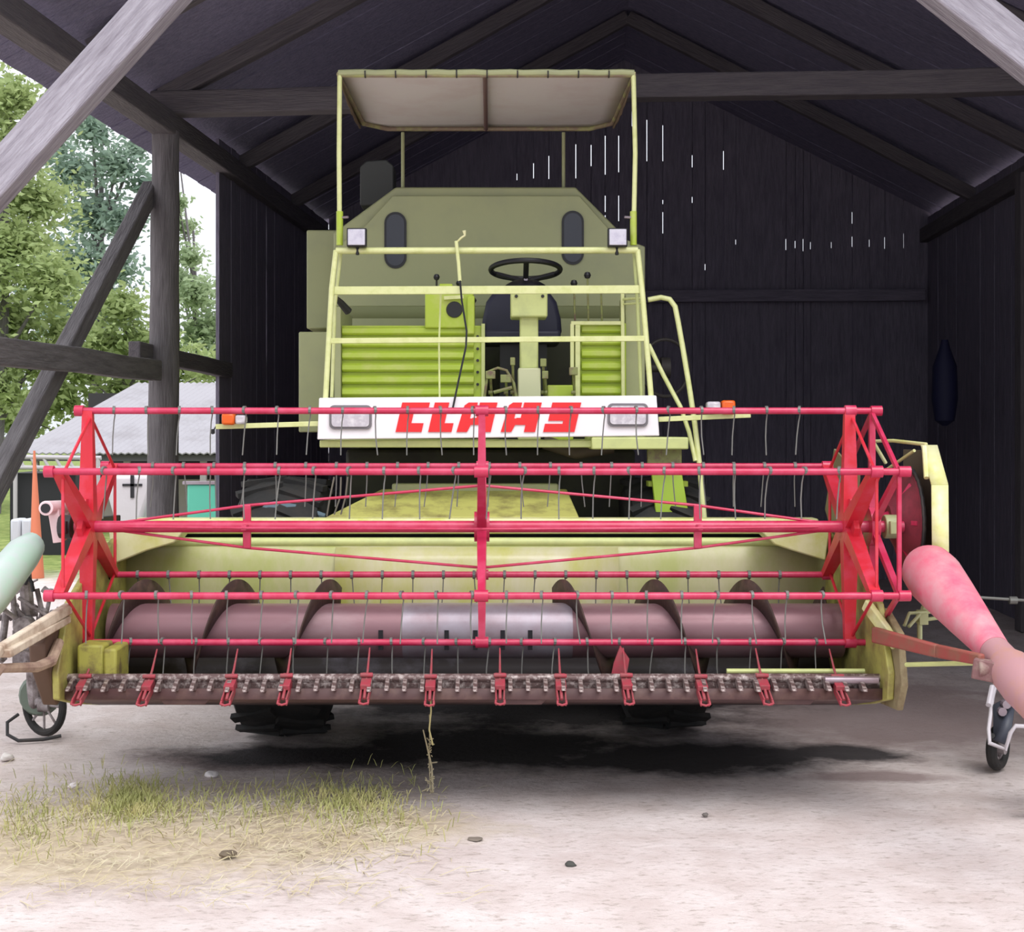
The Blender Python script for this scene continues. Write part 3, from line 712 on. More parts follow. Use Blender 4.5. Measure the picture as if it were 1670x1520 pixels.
# tank front
TY = 9.5
tp = [(640,319),(945,319),(1003,384),(1052,402),(1052,500),(548,500),(548,402),(590,374)]
tf = MB().prism([(X(a_, TY), Z(b_, TY)) for a_, b_ in tp], 'y', TY, TY+.05)
tko = tf.build('grain_tank_front', 'olive', root, bevel=.006)
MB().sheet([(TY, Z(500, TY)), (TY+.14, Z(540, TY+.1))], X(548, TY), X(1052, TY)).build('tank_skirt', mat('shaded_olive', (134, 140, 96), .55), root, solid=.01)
MB().box(X(560, TY), X(1040, TY), TY+.16, TY+.2, 1.66, 2.4).build('bulkhead', 'black', root)
for cx, y0, y1, gm in ((645, 346, 438, 'glass'), (934, 344, 432, 'glass')):
    def stad(hw, y0, y1):
        pts = []
        for k in range(13): t = math.radians(k*15); pts.append((X(cx+hw*math.cos(t), TY), Z(y0+hw-hw*math.sin(t), TY)))
        for k in range(13): t = math.radians(180+k*15); pts.append((X(cx+hw*math.cos(t), TY), Z(y1-hw-hw*math.sin(t), TY)))
        return pts
    wf = MB().prism(stad(18, y0, y1), 'y', TY-.012, TY+.0).build('window_seal', 'black', tko)
    MB().prism(stad(14.5, y0+4, y1-4), 'y', TY-.016, TY-.008).build('window_pane', gm, tko)
MB().prism([(X(a_, 10.2), Z(b_, 10.2)) for a_, b_ in ((655,330),(930,330),(1000,400),(1000,560),(560,560),(560,400))], 'y', 9.56, 12.0).build('grain_tank', 'olive', root, bevel=.01)
MB().box(X(500, 9.9), X(560, 9.9), 9.9, 11.5, Z(536, 9.9), Z(375, 9.9)).build('left_upper_housing', 'olive', root, bevel=.01)
MB().box(X(487, 9.3), X(535, 9.3), 9.3, 11.5, Z(705, 9.3), Z(541, 9.3)).build('left_lower_housing', 'olive', root, bevel=.01)
mb = MB().prism([(X(a_, 10.4), Z(b_, 10.4)) for a_, b_ in ((587,335),(587,272),(597,262),(630,260),(642,270),(642,335))], 'y', 10.4, 10.7).build('air_intake', mat('dark_grey_intake', (66, 68, 66), .6), root, bevel=.01)
# louvred covers
def louvre(x0, x1, y0, y1, n, D, depth, slot_in=(8, 8)):
    o = MB().box(X(x0, D), X(x1, D), D, D+depth, Z(y1, D), Z(y0, D)).build('louvred_cover', 'lime', root, bevel=.006)
    h = (y1-y0)/n
    sm = None
    for i in range(n):
        ya = y0+h*i+1.5; yb = y0+h*(i+1)-3.5
        xa, xb = X(x0+slot_in[0], D), X(x1-slot_in[1], D)
        za, zb = Z(ya, D), Z(yb, D)
        MB().prism([(D, za), (D-.026, za-.012), (D-.030, zb+.012), (D-.012, zb), (D, zb)], 'x', xa, xb).build('rib', 'lime', o, bevel=.004)
        if i < n-1: MB().box(xa, xb, D-.005, D, Z(yb+6, D), Z(yb+1, D)).build('rib_shade', 'ribshadow', o)  # strips of darker lime, painted shade between the ribs
    return o
lc = louvre(553, 787, 531, 650, 6, 8.55, .5, (5, 14))
MB().bar(P(788, 528, 8.54), P(788, 650, 8.54), .02, .02).build('edge_strip', 'lime_pale', lc)
bo = MB()
for y in (549, 569, 588, 607, 627): q = P(779, y, 8.54); bo.lathe([(-.012, 0), (-.012, .009), (0, .009)], q, 'y', 8)
bo.build('bolts', 'darkmetal', lc)
lc2 = louvre(940, 1022, 527, 648, 6, 8.5, .5, (8, 4))
mb = MB(); mb.bar(P(933, 528, 8.45), P(933, 605, 8.45), .022, .022); mb.bar(P(931, 527, 8.45), P(1018, 527, 8.45), .02, .022); mb.box(X(938, 8.45), X(946, 8.45), 8.44, 8.5, Z(648, 8.45), Z(530, 8.45)); mb.build('frame_strip', 'rail', lc2, bevel=.003)
# side posts/panels to the right
MB().box(X(1020, 8.5), X(1052, 8.5), 8.5, 8.9, 1.66, Z(480, 8.5)).build('right_side_panel', 'olive', root, bevel=.006)
MB().box(X(545, 8.5), X(556, 8.5), 8.5, 9.2, 1.66, Z(500, 8.5)).build('left_side_panel', 'olive', root, bevel=.006)
mb = MB(); mb.bar(P(1015, 478, 8.45), P(1016, 648, 8.45), .02, .03); mb.cone(P(1014, 488, 8.45), P(1046, 486, 8.3), .008); mb.cone(P(1014, 496, 8.45), P(1046, 494, 8.3), .006); mb.build('side_bracket', 'rail', root, bevel=.003)
MB().tube([P(546, 484, 8.3), P(556, 494, 8.35), P(568, 508, 8.4)], [.012, .02, .024], 10).build('rubber_grip', 'darkmetal', root)
# console
cs = MB().box(X(693, 8.5), X(772, 8.5), 8.5, 8.8, Z(535, 8.5), Z(474, 8.5))
cs.box(X(716, 8.5), X(738, 8.5), 8.52, 8.7, Z(474, 8.5), Z(462, 8.5)); cs.box(X(762, 8.45), X(774, 8.45), 8.45, 8.6, Z(545, 8.45), Z(482, 8.45))
cso = cs.build('control_console', 'lime', root, bevel=.008)
MB().lathe([(-.01, 0), (-.01, .045), (.0, .048)], P(741, 505, 8.5), 'y', 24).build('gauge', 'black', cso)
MB().bar(P(724, 486, 8.48), P(756, 484, 8.48), .012, .02).build('gauge_hood', 'rail', cso)
for px, ky, by, r_ in ((712, 452, 476, .019), (748, 462, 490, .016), (773, 490, 530, .015), (936, 462, 535, .021), (958, 449, 535, .021), (980, 466, 535, .012)):
    lv = MB().cone(P(px, ky, 8.6), P(px+(2 if px > 900 else 0), by, 8.62), .006, n=8).build('lever', 'darkmetal' if px < 900 else 'pedal', root)
    if px != 980: MB().lathe([(-r_, 0), (-r_*.8, r_*.7), (0, r_), (r_*.8, r_*.7), (r_, 0)], P(px, ky, 8.6), 'z', 12).build('knob', 'black', lv)
# upright lever and cable in front of the rail
lv = MB().tube([P(744, 393, 8.1), P(748, 430, 8.1), P(750, 458, 8.1)], .010, 8).build('upright_lever', 'rail', root)
MB().tube([P(744, 396, 8.1), P(752, 388, 8.1), P(758, 384, 8.1), P(757, 376, 8.1)], [.005, .006, .006, .011], 8).build('hook', 'cream', lv)
MB().tube([P(750, 455, 8.1), P(753, 490, 8.05), P(761, 540, 8.0), P(760, 565, 7.98), P(748, 620, 7.97), P(738, 668, 7.96)], .006, 6).build('control_cable', 'black', root)
rod([P(719, 474, 8.2), P(716, 560, 8.2), P(717, 650, 8.1)], .006, 'lime_pale', 'thin_rod', n=6)
# steering
c = P(857, 440, 8.7); TI = math.radians(-9)
def ring(r_, rz=0): return [c+Vector((r_*math.cos(t), r_*math.sin(t)*math.cos(TI), -r_*math.sin(t)*-math.sin(TI))) for t in [2*PI*i/36 for i in range(36)]]
sw = MB().tube([c+Vector((.205*math.cos(t), .205*math.sin(t)*math.cos(TI), .205*math.sin(t)*math.sin(TI))) for t in [2*PI*i/36 for i in range(36)]], .016, 10, closed=True)
swo = sw.build('steering_wheel', 'black', root)
hubc = c+Vector((0, -.01, -.075))
mb = MB()
for t in (.5, PI-.5, -PI/2): mb.tube([c+Vector((.2*math.cos(t), .2*math.sin(t)*math.cos(TI), .2*math.sin(t)*math.sin(TI))), hubc+Vector((.06*math.cos(t), .06*math.sin(t), .02)), hubc], .016, 8)
mb.lathe([(-.06, .05), (-.02, .05), (.01, .035), (.01, 0)], hubc, 'z', 16); mb.build('spokes', 'black', swo)
MB().lathe([(-.02, .012), (-.02, 0)], hubc+Vector((0, -.055, .01)), 'y', 8).build('hub_badge', 'silver', swo)
MB().lathe([(0, .13), (.02, .115), (.045, .07), (.05, 0)], P(857, 470, 8.7), 'z', 24).build('instrument_hood', 'black', root)
mb = MB().box(X(833, 8.3), X(893, 8.3), 8.3, 8.55, Z(517, 8.3), Z(474, 8.3)); co = mb.build('steering_column_box', 'lime_pale', root, bevel=.01)
mb = MB()
for px in (842, 885): mb.lathe([(-.012, 0), (-.012, .008), (0, .01)], P(px, 483, 8.3), 'y', 8)
mb.build('bolts', 'darkmetal', co)
MB().box(X(848, 8.35), X(878, 8.35), 8.35, 8.5, Z(602, 8.35), Z(515, 8.35)).build('steering_column', 'lime_pale', root, bevel=.01)
MB().box(X(845, 8.3), X(882, 8.3), 8.3, 8.5, 1.66, Z(600, 8.3)).build('column_base', mat('pale_grey_lime', (196, 198, 160), .4), root, bevel=.008)
# seat
st = MB(); D = 9.1
bk_ = [(X(a_, D), Z(b_, D)) for a_, b_ in ((785,548),(787,520),(793,492),(806,474),(830,468),(870,468),(895,474),(908,492),(915,520),(917,548))]
st.prism(bk_, 'y', D, D+.12); sto = st.build('seat_backrest', 'seat', root, bevel=.03)
MB().box(X(788, 8.85), X(913, 8.85), 8.72, 9.15, Z(562, 8.85), Z(540, 8.85)).build('seat_cushion', 'seat', sto, bevel=.02)
MB().box(X(815, 9), X(890, 9), 8.8, 9.1, 1.66, Z(560, 9)).build('seat_pedestal', 'black', sto)
# pedals and linkage at the floor
for i, (px, py, wd) in enumerate(((800, 612, 16), (825, 618, 18), (836, 590, 8), (886, 592, 10), (889, 612, 10), (935, 606, 14))):
    mb = MB(); mb.bar(P(px, py, 8.3), P(px+2, 650, 8.4), .014, .018); mb.box(X(px-wd/2, 8.3), X(px+wd/2, 8.3), 8.28, 8.30, Z(py+6, 8.3), Z(py-7, 8.3))
    mb.lathe([(-.012, .012), (.012, .012)], P(px, 640, 8.35), 'x', 10); mb.build('pedal', 'pedal', root, bevel=.004)
mb = MB(); mb.tube([P(790, 648, 8.3), P(796, 606, 8.3), P(812, 600, 8.32), P(826, 604, 8.32), P(838, 625, 8.3), P(842, 648, 8.3)], .008); mb.tube([P(805, 640, 8.25), P(835, 632, 8.25)], .010); mb.build('pedal_linkage', 'pedal', root)
MB().box(X(893, 8.4), X(935, 8.4), 8.4, 8.6, 1.66, Z(628, 8.4)).build('floor_box', 'lime', root, bevel=.006)
# handrails, step, ladder at right
rod([P(1057, 489, 8.3), P(1078, 485, 8.3), P(1092, 488, 8.28), P(1101, 500, 8.27), P(1106, 525, 8.25), P(1114, 570, 8.22), P(1124, 630, 8.2), P(1133, 690, 8.15), P(1141, 760, 8.1), P(1149, 850, 8.05)], .0150, 'rail', 'ladder_handrail')
rod([P(1058, 562, 8.25), P(1082, 612, 8.22), P(1110, 664, 8.2), P(1124, 705, 8.15), P(1134, 752, 8.1)], .0125, 'rail', 'ladder_handrail')
MB().box(X(965, 7.98), X(1123, 7.98), 7.98, 8.6, Z(733, 7.98), Z(713, 7.98)).build('access_step', 'lime_pale', root, bevel=.008)
MB().box(X(1056, 8.1), X(1112, 8.1), 8.1, 8.14, Z(765, 8.1), Z(731, 8.1)).build('step_bracket', 'pedal', root, bevel=.006)
la = MB().add([P(1060, 752, 8.15), P(1108, 752, 8.15), P(1124, 848, 8.15), P(1070, 848, 8.15), P(1070, 848, 8.15)+Vector((0,0,-.45)), P(1124, 848, 8.15)+Vector((.02,0,-.45))], [(0,1,2,3),(3,2,5,4)])
la.build('ladder_side', 'lime_bright', root, solid=.05, bevel=.005)
for z in (.8, 1.1, 1.4): MB().box(.88, 1.10, 8.2, 8.32, z, z+.03).build('ladder_rung', 'lime', root)
# dark grey flywheel behind the ladder
mb = MB().tube([P(1085, 600, 9.8)+Vector((.16*math.cos(2*PI*i/28), .16*0.2*math.cos(2*PI*i/28), .19*math.sin(2*PI*i/28))) for i in range(28)], .012, 8, closed=True)
mb.lathe([(-.03, 0), (-.03, .07), (.03, .07)], P(1085, 600, 9.8), 'x', 16); mb.cone(P(1085, 600, 9.8), P(1040, 600, 9.8), .03); mb.build('belt_pulley', mat('dark_grey_pulley', (62, 58, 54), .6), root)
# signal bars
for x0, x1, y0, y1 in ((352, 521, 696, 691), (1074, 1224, 684, 677)):
    MB().bar(P(x0, y0, 8.05), P(x1, y1, 8.05), .02, .028).build('lamp_bracket', 'rail', root, bevel=.003)
def lamp(x0, x1, y0, y1, mname, nm):
    return MB().box(X(x0, 8.03), X(x1, 8.03), 7.99, 8.07, Z(y1, 8.03), Z(y0, 8.03)).build(nm, mname, root, bevel=.012)
lamp(363, 384, 674, 693, 'orange', 'indicator_lamp'); lamp(385, 402, 677, 692, 'lens_grey', 'side_lamp')
lamp(1176, 1198, 653, 676, 'orange', 'indicator_lamp'); lamp(1152, 1174, 655, 673, 'lens_grey', 'side_lamp')
q = P(347, 704, 8.05); mb = MB().lathe([(-.015, 0), (-.01, .012), (.012, .012), (.015, 0)], q, 'z', 10); mb.cone(q, P(353, 694, 8.05), .004, n=6); mb.build('bracket_bulb', 'black', root)
# parts in the dark under the platform
MB().tube([P(890, 722, 8.4), P(940, 738, 8.3), P(1000, 728, 8.3)], .04, 12).build('exhaust_pipe', mat('sooty_brown', (70, 62, 52), .7), root)
MB().tube([P(400, 838, 8.0), P(440, 826, 8.0), P(490, 832, 8.0), P(530, 842, 8.0)], [.02, .035, .03, .015], 10).build('crumpled_tarp', mat('blue_grey_tarp', (92, 112, 124), .6), root)
st_ = MB()
for px in (545, 556, 567): st_.tube([P(px, 778, 7.9), P(px-4+random.uniform(-4, 4), 810, 7.9), P(px-12, 842, 7.9)], .005, 6)
st_.build('hanging_hose', mat('grey_hose', (110, 104, 96), .7), root)
# twine hanging from the cutter bar
MB().tube([P(702, 1130, 6.45), P(703, 1160, 6.46), P(700, 1190, 6.45), P(706, 1215, 6.46)], .004, 6).build('twine', mat('straw_twine', (150, 140, 96), .8), root)

# ================================================================== OLD MACHINE AT LEFT
im = empty('farm_implement', (X(60, 8.3), 8.3, 0), 'old dusty machine with pale green rounded hood and small wheel at the left edge', 'farm machine')
M['mint'] = mat('chalky_mint', (196, 224, 210), .4, c2=(216, 216, 222), scale=5, amount=.8)
M['oldiron'] = mat('old_iron', (96, 84, 84), .6, c2=(178, 170, 172), scale=14, amount=.8)
hp = [P(72, 878, 8.0), P(50, 872, 7.95), P(25, 905, 7.7), P(5, 940, 7.5), P(-30, 985, 7.3)]
hd = MB(); prev = None
nn = 14
cen = [P(66, 888, 8.05), P(52, 890, 7.98), P(36, 905, 7.85), P(12, 935, 7.65), P(-18, 972, 7.45), P(-50, 1010, 7.3)]
rad = [.02, .075, .095, .10, .105, .10]
hd.tube(cen, rad, 18); ho = hd.build('hood', 'mint', im, ang=70)
fr = MB()
for a_, b_, r_ in (((40, 930, 8), (46, 1000, 8.05), .035), ((20, 960, 8), (30, 1060, 8), .016), ((60, 960, 8.1), (80, 1050, 8.1), .014), ((0, 990, 7.9), (70, 1040, 8.1), .013), ((10, 1000, 8), (0, 1080, 7.9), .02),
                   ((70, 1000, 8.2), (40, 1090, 8.2), .018), ((30, 1030, 8.2), (95, 1020, 8.3), .014), ((84, 960, 8.3), (60, 1080, 8.3), .012), ((-20, 1010, 8), (60, 1000, 8.2), .018), ((55, 1060, 8.2), (58, 1150, 8.3), .045),
                   ((30, 975, 8), (78, 1005, 8), .010), ((22, 985, 8), (66, 1040, 8), .010), ((90, 975, 8.3), (70, 960, 8.3), .02), ((96, 990, 8.3), (88, 1040, 8.3), .012)):
    fr.cone(P(*a_), P(*b_), r_, n=10)
rnd = random.Random(3)
for i in range(26):
    px, py = rnd.uniform(0, 95), rnd.uniform(960, 1085); q = P(px, py, rnd.uniform(7.95, 8.3)); e = q+Vector((rnd.uniform(-.14, .14), rnd.uniform(-.08, .08), rnd.uniform(-.14, .14)))
    if rnd.random() < .5: fr.tube([q, (q+e)/2+Vector((.02, 0, .02)), e], rnd.uniform(.005, .012), 8)
    else: fr.cone(q, q+(e-q).normalized()*.035, rnd.uniform(.015, .035), n=12)
fr.box(X(20, 8.25), X(70, 8.25), 8.25, 8.4, Z(1085, 8.2), Z(1030, 8.2)); fr.lathe([(-.05, 0), (-.05, .05), (.05, .05), (.05, 0)], P(40, 1020, 8), 'y', 14)
fr.build('engine_block', 'oldiron', im, bevel=.004)
MB().tube([P(42, 952, 7.95), P(46, 942, 7.9), P(52, 950, 7.9), P(54, 965, 7.9)], .010, 8).build('hand_lever', 'black', im)
wc = P(72, 1155, 8.25)
t = MB().tube([Vector((wc.x+.155*math.cos(q)*.82, wc.y-.155*math.cos(q)*.5, .175+.155*math.sin(q))) for q in [2*PI*i/32 for i in range(32)]], .022, 10, closed=True).build('wheel_tyre', 'rubber', im)
s = MB().lathe([(-.03, 0), (-.03, .04), (.03, .04), (.03, 0)], (wc.x, wc.y, .175), 'x', 12)
for k in range(8): q = k*PI/4; s.cone((wc.x, wc.y, .175), (wc.x+.15*math.cos(q)*.82, wc.y-.15*math.cos(q)*.5, .175+.15*math.sin(q)), .007, n=6)
s.cone((wc.x-.02, wc.y, .175), P(58, 1130, 8.3), .03)
s.build('wheel_spokes', 'oldiron', t)
MB().tube([P(30, 1165, 8.2), P(12, 1178, 8.15), P(12, 1198, 8.12), P(30, 1208, 8.1), P(70, 1206, 8.12), P(100, 1200, 8.15)], .010, 8).build('ground_hoop', 'darkmetal', im)
MB().lathe([(-.02, .02), (-.02, .10), (.02, .12), (.02, .02)], (wc.x-.04, wc.y+.03, .22), 'y', 18).build('gear_cover', mat('dull_green', (104, 116, 104), .6), im)

# ================================================================== CART AT RIGHT
ct = empty('wheeled_cart', (X(1650, 7.3), 7.2, 0), 'small wheeled cart with white tube frame and dark panel at the right edge', 'cart')
D = 7.3
fr = MB().tube([P(1627, 1100, D+.2), P(1618, 1140, D+.1), P(1612, 1190, D), P(1614, 1212, D-.05), P(1640, 1222, D-.1), P(1648, 1195, D-.1), P(1656, 1184, D-.1), P(1700, 1186, D-.1)], .011, 10)
fr.tube([P(1618, 1120, D+.1), P(1612, 1150, D)], .014, 8)
fr.tube([P(1700, 1070, D+.3), P(1660, 1110, D+.2), P(1640, 1150, D+.1)], .012, 8); fr.build('cart_frame', mat('scuffed_white_tube', (206, 200, 206), .3), ct)
MB().add([P(1620, 1150, D+.06), P(1658, 1130, D+.12), P(1650, 1188, D-.05), P(1638, 1214, D-.05), P(1620, 1206, D)], [(0,1,2,3,4)]).build('cart_panel', mat('slate_panel', (66, 70, 82), .5), ct, solid=.012)
fi = MB()
for px, py in ((1645, 1120), (1650, 1135), (1640, 1148), (1633, 1160), (1656, 1118)): fi.lathe([(-.02, 0), (-.02, .022), (.02, .022), (.02, 0)], P(px, py, D+.05), 'y', 10)
fi.build('frame_fittings', 'silver', ct)
def wheel(cx, cy, r_, yaw, w_, name):
    f = lambda q, rr: Vector((cx+rr*math.cos(q)*math.cos(yaw), cy+rr*math.cos(q)*math.sin(yaw), r_+rr*math.sin(q)))
    t = MB().tube([f(2*PI*i/36, r_-w_) for i in range(36)], w_, 10, closed=True).build(name, 'rubber', ct)
    s = MB()
    s.tube([f(2*PI*i/36, r_-2.2*w_) for i in range(36)], w_*.4, 8, closed=True)
    s.cone(Vector((cx, cy, r_))-Vector((-math.sin(yaw), math.cos(yaw), 0))*.04, Vector((cx, cy, r_))+Vector((-math.sin(yaw), math.cos(yaw), 0))*.04, .03)
    for k in range(10): s.cone((cx, cy, r_), f(k*PI/5, r_-2*w_), .004, n=6)
    s.build('wheel_rim', 'oldiron', t)
wheel(X(1624, 7.45), 7.42, .115, math.radians(50), .028, 'castor_wheel')
wheel(X(1705, 6.55), 6.62, .235, math.radians(60), .022, 'large_wheel')
MB().cone((X(1624, 7.45), 7.42, .115), P(1618, 1200, 7.3), .014).build('castor_fork', 'darkmetal', ct)
MB().tube([(X(1705, 6.6), 6.62, .235), P(1690, 1190, 6.9), P(1665, 1160, 7.1)], .014, 8).build('red_strut', 'red', ct)

# ================================================================== OUTSIDE, LEFT
bl = empty('farm_shed', (-6, 24.5, 0), 'low open farm shed with pale corrugated roof beyond the yard', 'shed')
rf = MB(); n = 110; xa, xb = -7.9, -1.5
for i in range(n+1):
    x = xa+(xb-xa)*i/n; dz_ = .025*(i % 2)
    rf.v += [Vector((x+.1, 23.9, Z(741, 23.9)+dz_)), Vector((x+1.15 if i < 30 else x+1.15, 28, Z(626, 28)+dz_))]
    if i: rf.f.append([2*i-2, 2*i-1, 2*i+1, 2*i])
rf.build('roof', mat('pale_corrugated_roof', (150, 148, 154), .6, c2=(136, 133, 138), scale=1.5), bl, smooth=False, solid=.02)
MB().box(-7.6, -1.6, 27.8, 27.9, 0, 2.4).build('back_wall', mat('dark_shed_wall', (50, 48, 50), .8), bl)
MB().box(-7.7, -1.6, 24.0, 24.06, Z(752, 24), Z(742, 24)).build('fascia', mat('grey_fascia', (90, 88, 92), .8), bl)
for x in (-7.5, -6.0, -4.75, -3.6): MB().box(x, x+.1, 24.05, 24.15, 0, 1.25).build('shed_post', mat('shed_post_wood', (150, 146, 146), .8), bl)
MB().box(-7.6, -1.6, 25.5, 25.55, .0, .85).build('stored_panel', mat('pale_boards', (188, 178, 174), .8), bl)
# trailer rack (truss over a dark tub)
tk = empty('rack', (-6.1, 20, 0), 'grey metal rack with cross bars in front of the low farm shed', 'rack')
mb = MB(); D = 20
for y in (745, 762): mb.cone(P(22, y, D), P(165, y+2, D), .03)
for i in range(7): mb.cone(P(30+i*20, 745, D), P(40+i*20, 764, D), .022)
mb.cone(P(25, 745, D), P(25, 885, D).xy.to_3d(), .03); mb.cone(P(160, 747, D), P(160, 890, D).xy.to_3d(), .03); mb.build('rack_frame', mat('grey_rack', (176, 172, 176), .6), tk)
MB().box(X(24, 20.3), X(130, 20.3), 20.1, 21, .0, Z(772, 20)).build('rack_load', mat('dark_load', (36, 36, 40), .8), tk)
t = MB(); D = 17.5
for j in range(2):
    for i in range(2): t.box(X(16+i*18, D), X(33+i*18, D), D, D+.3, .0+.01+j*.33, .32+j*.33)
tag(t.build('storage_tank', mat('pale_tank', (186, 190, 196), .5), bevel=.03), 'pale grey plastic tank standing left of the orange pole', 'tank')
tag(MB().cone(P(56, 735, 17), P(60, 855, 17).xy.to_3d(), .012, .085, 14).build('tapering_pole', mat('dull_orange', (206, 120, 88), .7)), 'tapering dull orange pole with pointed tip beside the pale tank', 'pole')
# white bulk bag with dark cross mark
bg_ = MB().prism([(X(a_, 18), Z(b_, 18)) for a_, b_ in ((170,775),(244,775),(246,800),(230,850),(228,929),(188,929),(186,850),(172,800))], 'y', 18, 18.5)
bgo = bg_.build('bulk_bag', mat('white_bag', (200, 196, 200), .8, bump=.5, bscale=4), bevel=.05); bgo.location.z = 0
tag(bgo, 'white bulk bag with dark cross mark beside the thick grey post', 'bag')
MB().box(X(200, 18), X(232, 18), 17.985, 18.0, Z(793, 18), Z(789, 18)).box(X(213, 18), X(219, 18), 17.985, 18.0, Z(812, 18), Z(775, 18)).build('cross_mark', 'black', bgo)
gb = MB().box(X(305, 18), X(366, 18), 18, 18.7, .35, Z(790, 18)).build('container_body', mat('turquoise_box', (92, 190, 164), .5), None, bevel=.02)
gb.name = 'green_container'; tag(gb, 'turquoise green container behind the thick grey post', 'container')
MB().box(X(300, 18), X(368, 18), 17.97, 18.72, .0, .35).build('container_plinth', mat('terracotta_base', (184, 132, 122), .8), gb)
MB().box(X(298, 18), X(366, 18), 17.98, 18.1, Z(790, 18), Z(785, 18)).build('container_rim', 'silver', gb)
# trees
def leafmat(name, c, c2):
    m = mat(name, c, .6, c2=c2, scale=1.2, amount=.9); b = m.node_tree.nodes['Principled BSDF']
    tr_ = m.node_tree.nodes.new('ShaderNodeBsdfTranslucent'); tr_.inputs[0].default_value = (*[v*1.2 for v in lin(c2)], 1)
    mx = m.node_tree.nodes.new('ShaderNodeMixShader'); mx.inputs[0].default_value = .35
    o = m.node_tree.nodes['Material Output']; m.node_tree.links.new(b.outputs[0], mx.inputs[1]); m.node_tree.links.new(tr_.outputs[0], mx.inputs[2]); m.node_tree.links.new(mx.outputs[0], o.inputs[0])
    return m
LM = [leafmat('leaf_fresh', (122, 142, 84), (170, 184, 128)), leafmat('leaf_blue_green', (96, 122, 108), (146, 166, 148)), leafmat('leaf_grey_green', (110, 134, 96), (168, 184, 146))]
def tree(name, base, height, clusters, n, leaf, lm_, label, group='trees beyond the yard', cat='tree'):
    e = empty(name, base, label, cat, group); b = Vector(base)
    top = b+Vector((random.uniform(-.3, .3), 0, height*.9))
    tr_ = MB().tube([b, b.lerp(top, .5)+Vector((.1, 0, 0)), top], [height*.016, height*.010, height*.004], 8)
    for c, r_ in clusters: tr_.tube([b.lerp(top, max(.15, min(.8, (c.z-b.z)/height-.15))), Vector(c)], [height*.006, height*.002], 6)
    tr_.build('trunk', 'wood_post', e)
    mb = MB(); tot = sum(r_**2 for _, r_ in clusters)
    for c, r_ in clusters:
        for i in range(int(n*r_**2/tot)):
            d = Vector((random.gauss(0, 1), random.gauss(0, 1), random.gauss(0, 1))).normalized()*r_*abs(random.gauss(0, .62))
            d.z *= .8; p = Vector(c)+d
            if p.z < .05: continue
            u = Vector((random.gauss(0, 1), random.gauss(0, 1), random.gauss(0, .6))).normalized(); v = u.cross(Vector((random.gauss(0, 1), random.gauss(0, 1), random.gauss(0, 1)))).normalized()
            L = leaf*random.uniform(.6, 1.4)
            o_ = len(mb.v); mb.v += [p-u*L, p+v*L*.45, p+u*L, p-v*L*.45]; mb.f.append([o_, o_+1, o_+2, o_+3])
    mb.build('foliage', lm_, e, smooth=False)
def cl(lst, D, s): return [(P(px, py, D+random.uniform(-1, 1)*s), pr/FPX*D) for px, py, pr in lst]
tree('broadleaf_tree', (X(-10, 30), 30, 0), Z(100, 30), cl([(20,160,60),(0,240,75),(60,330,70),(20,400,80),(80,460,70),(20,520,70),(60,580,60),(-30,300,80),(-60,450,90),(0,640,55),(110,540,45),(-80,200,90)], 30, 1), 30000, .085, LM[0], 'fresh green leafy tree filling the left edge')
tree('broadleaf_tree', (X(150, 42), 42, 0), Z(150, 42), cl([(150,210,45),(120,280,55),(190,270,50),(150,350,60),(200,360,40),(130,430,60),(190,440,45),(225,240,30),(90,240,40),(110,520,60),(180,510,50),(235,300,25)], 42, 1.5), 13000, .11, LM[1], 'tall loose blue-green tree with sky showing through')
tree('broadleaf_tree', (X(320, 46), 46, 0), Z(330, 46), cl([(300,370,26),(310,420,26),(320,480,40),(290,330,20),(330,540,50),(290,460,40),(350,600,45),(370,520,30),(290,240,14)], 46, 1.5), 8000, .11, LM[2], 'grey-green tree seen just right of the thick post')
tree('bush', (X(200, 33), 33, 0), Z(440, 33), cl([(200,500,45),(170,560,45),(230,560,50),(260,600,40),(130,600,45),(300,590,40),(350,600,35),(200,640,50),(310,640,40),(30,680,60),(-20,620,60),(100,650,50)], 33, .8), 17000, .09, LM[0], 'bright green bush behind the low farm shed', group=None, cat='bush')
tree('broadleaf_tree', (X(-150, 56), 56, 0), Z(50, 56), cl([(-60,140,90),(-120,260,110),(-60,420,110),(-160,500,110),(-50,600,90)], 56, 1), 9000, .26, LM[1], 'dark tree beyond the left edge behind the fresh green one')

# ================================================================== GROUND COVER
gmat = [mat('dry_straw', (184, 172, 138), .85, c2=(196, 188, 164), scale=3), mat('green_grass', (150, 152, 92), .7, c2=(186, 176, 120), scale=4)]
def patch(name, cells, n, green, label, cat, mt):
    mb = MB()
    for i in range(n):
        px, py, sx, sy = random.choice(cells); u = random.gauss(0, 1); v = random.gauss(0, 1)
        px += u*sx; py += v*sy
        if py < 1245: continue
        D = FPX*EYE/(py-VY); x = X(px, D); az = random.uniform(0, 2*PI)
        if green: h = random.uniform(.015, .065); L = random.uniform(.01, .05)
        else: h = random.uniform(.005, .035); L = random.uniform(.05, .16)
        w_ = .0018 if green else .0014
        d = Vector((math.cos(az), math.sin(az), 0)); nrm = Vector((-d.y, d.x, 0))*w_
        if green: nrm = Vector((w_, 0, 0))
        p0 = Vector((x, D, .0)); p1 = p0+d*L*.6+Vector((0, 0, h*.8)); p2 = p0+d*L+Vector((0, 0, h if green else h*.3+.004))
        up = Vector((0, 0, w_*.8)) if not green else Vector((0,0,0))
        o_ = len(mb.v); mb.v += [p0-nrm, p0+nrm+up, p1+nrm+up, p1-nrm, p2]; mb.f += [[o_, o_+1, o_+2, o_+3], [o_+3, o_+2, o_+4]]
    o = mb.build(name, mt, smooth=False); return tag(o, label, cat, kind='stuff')
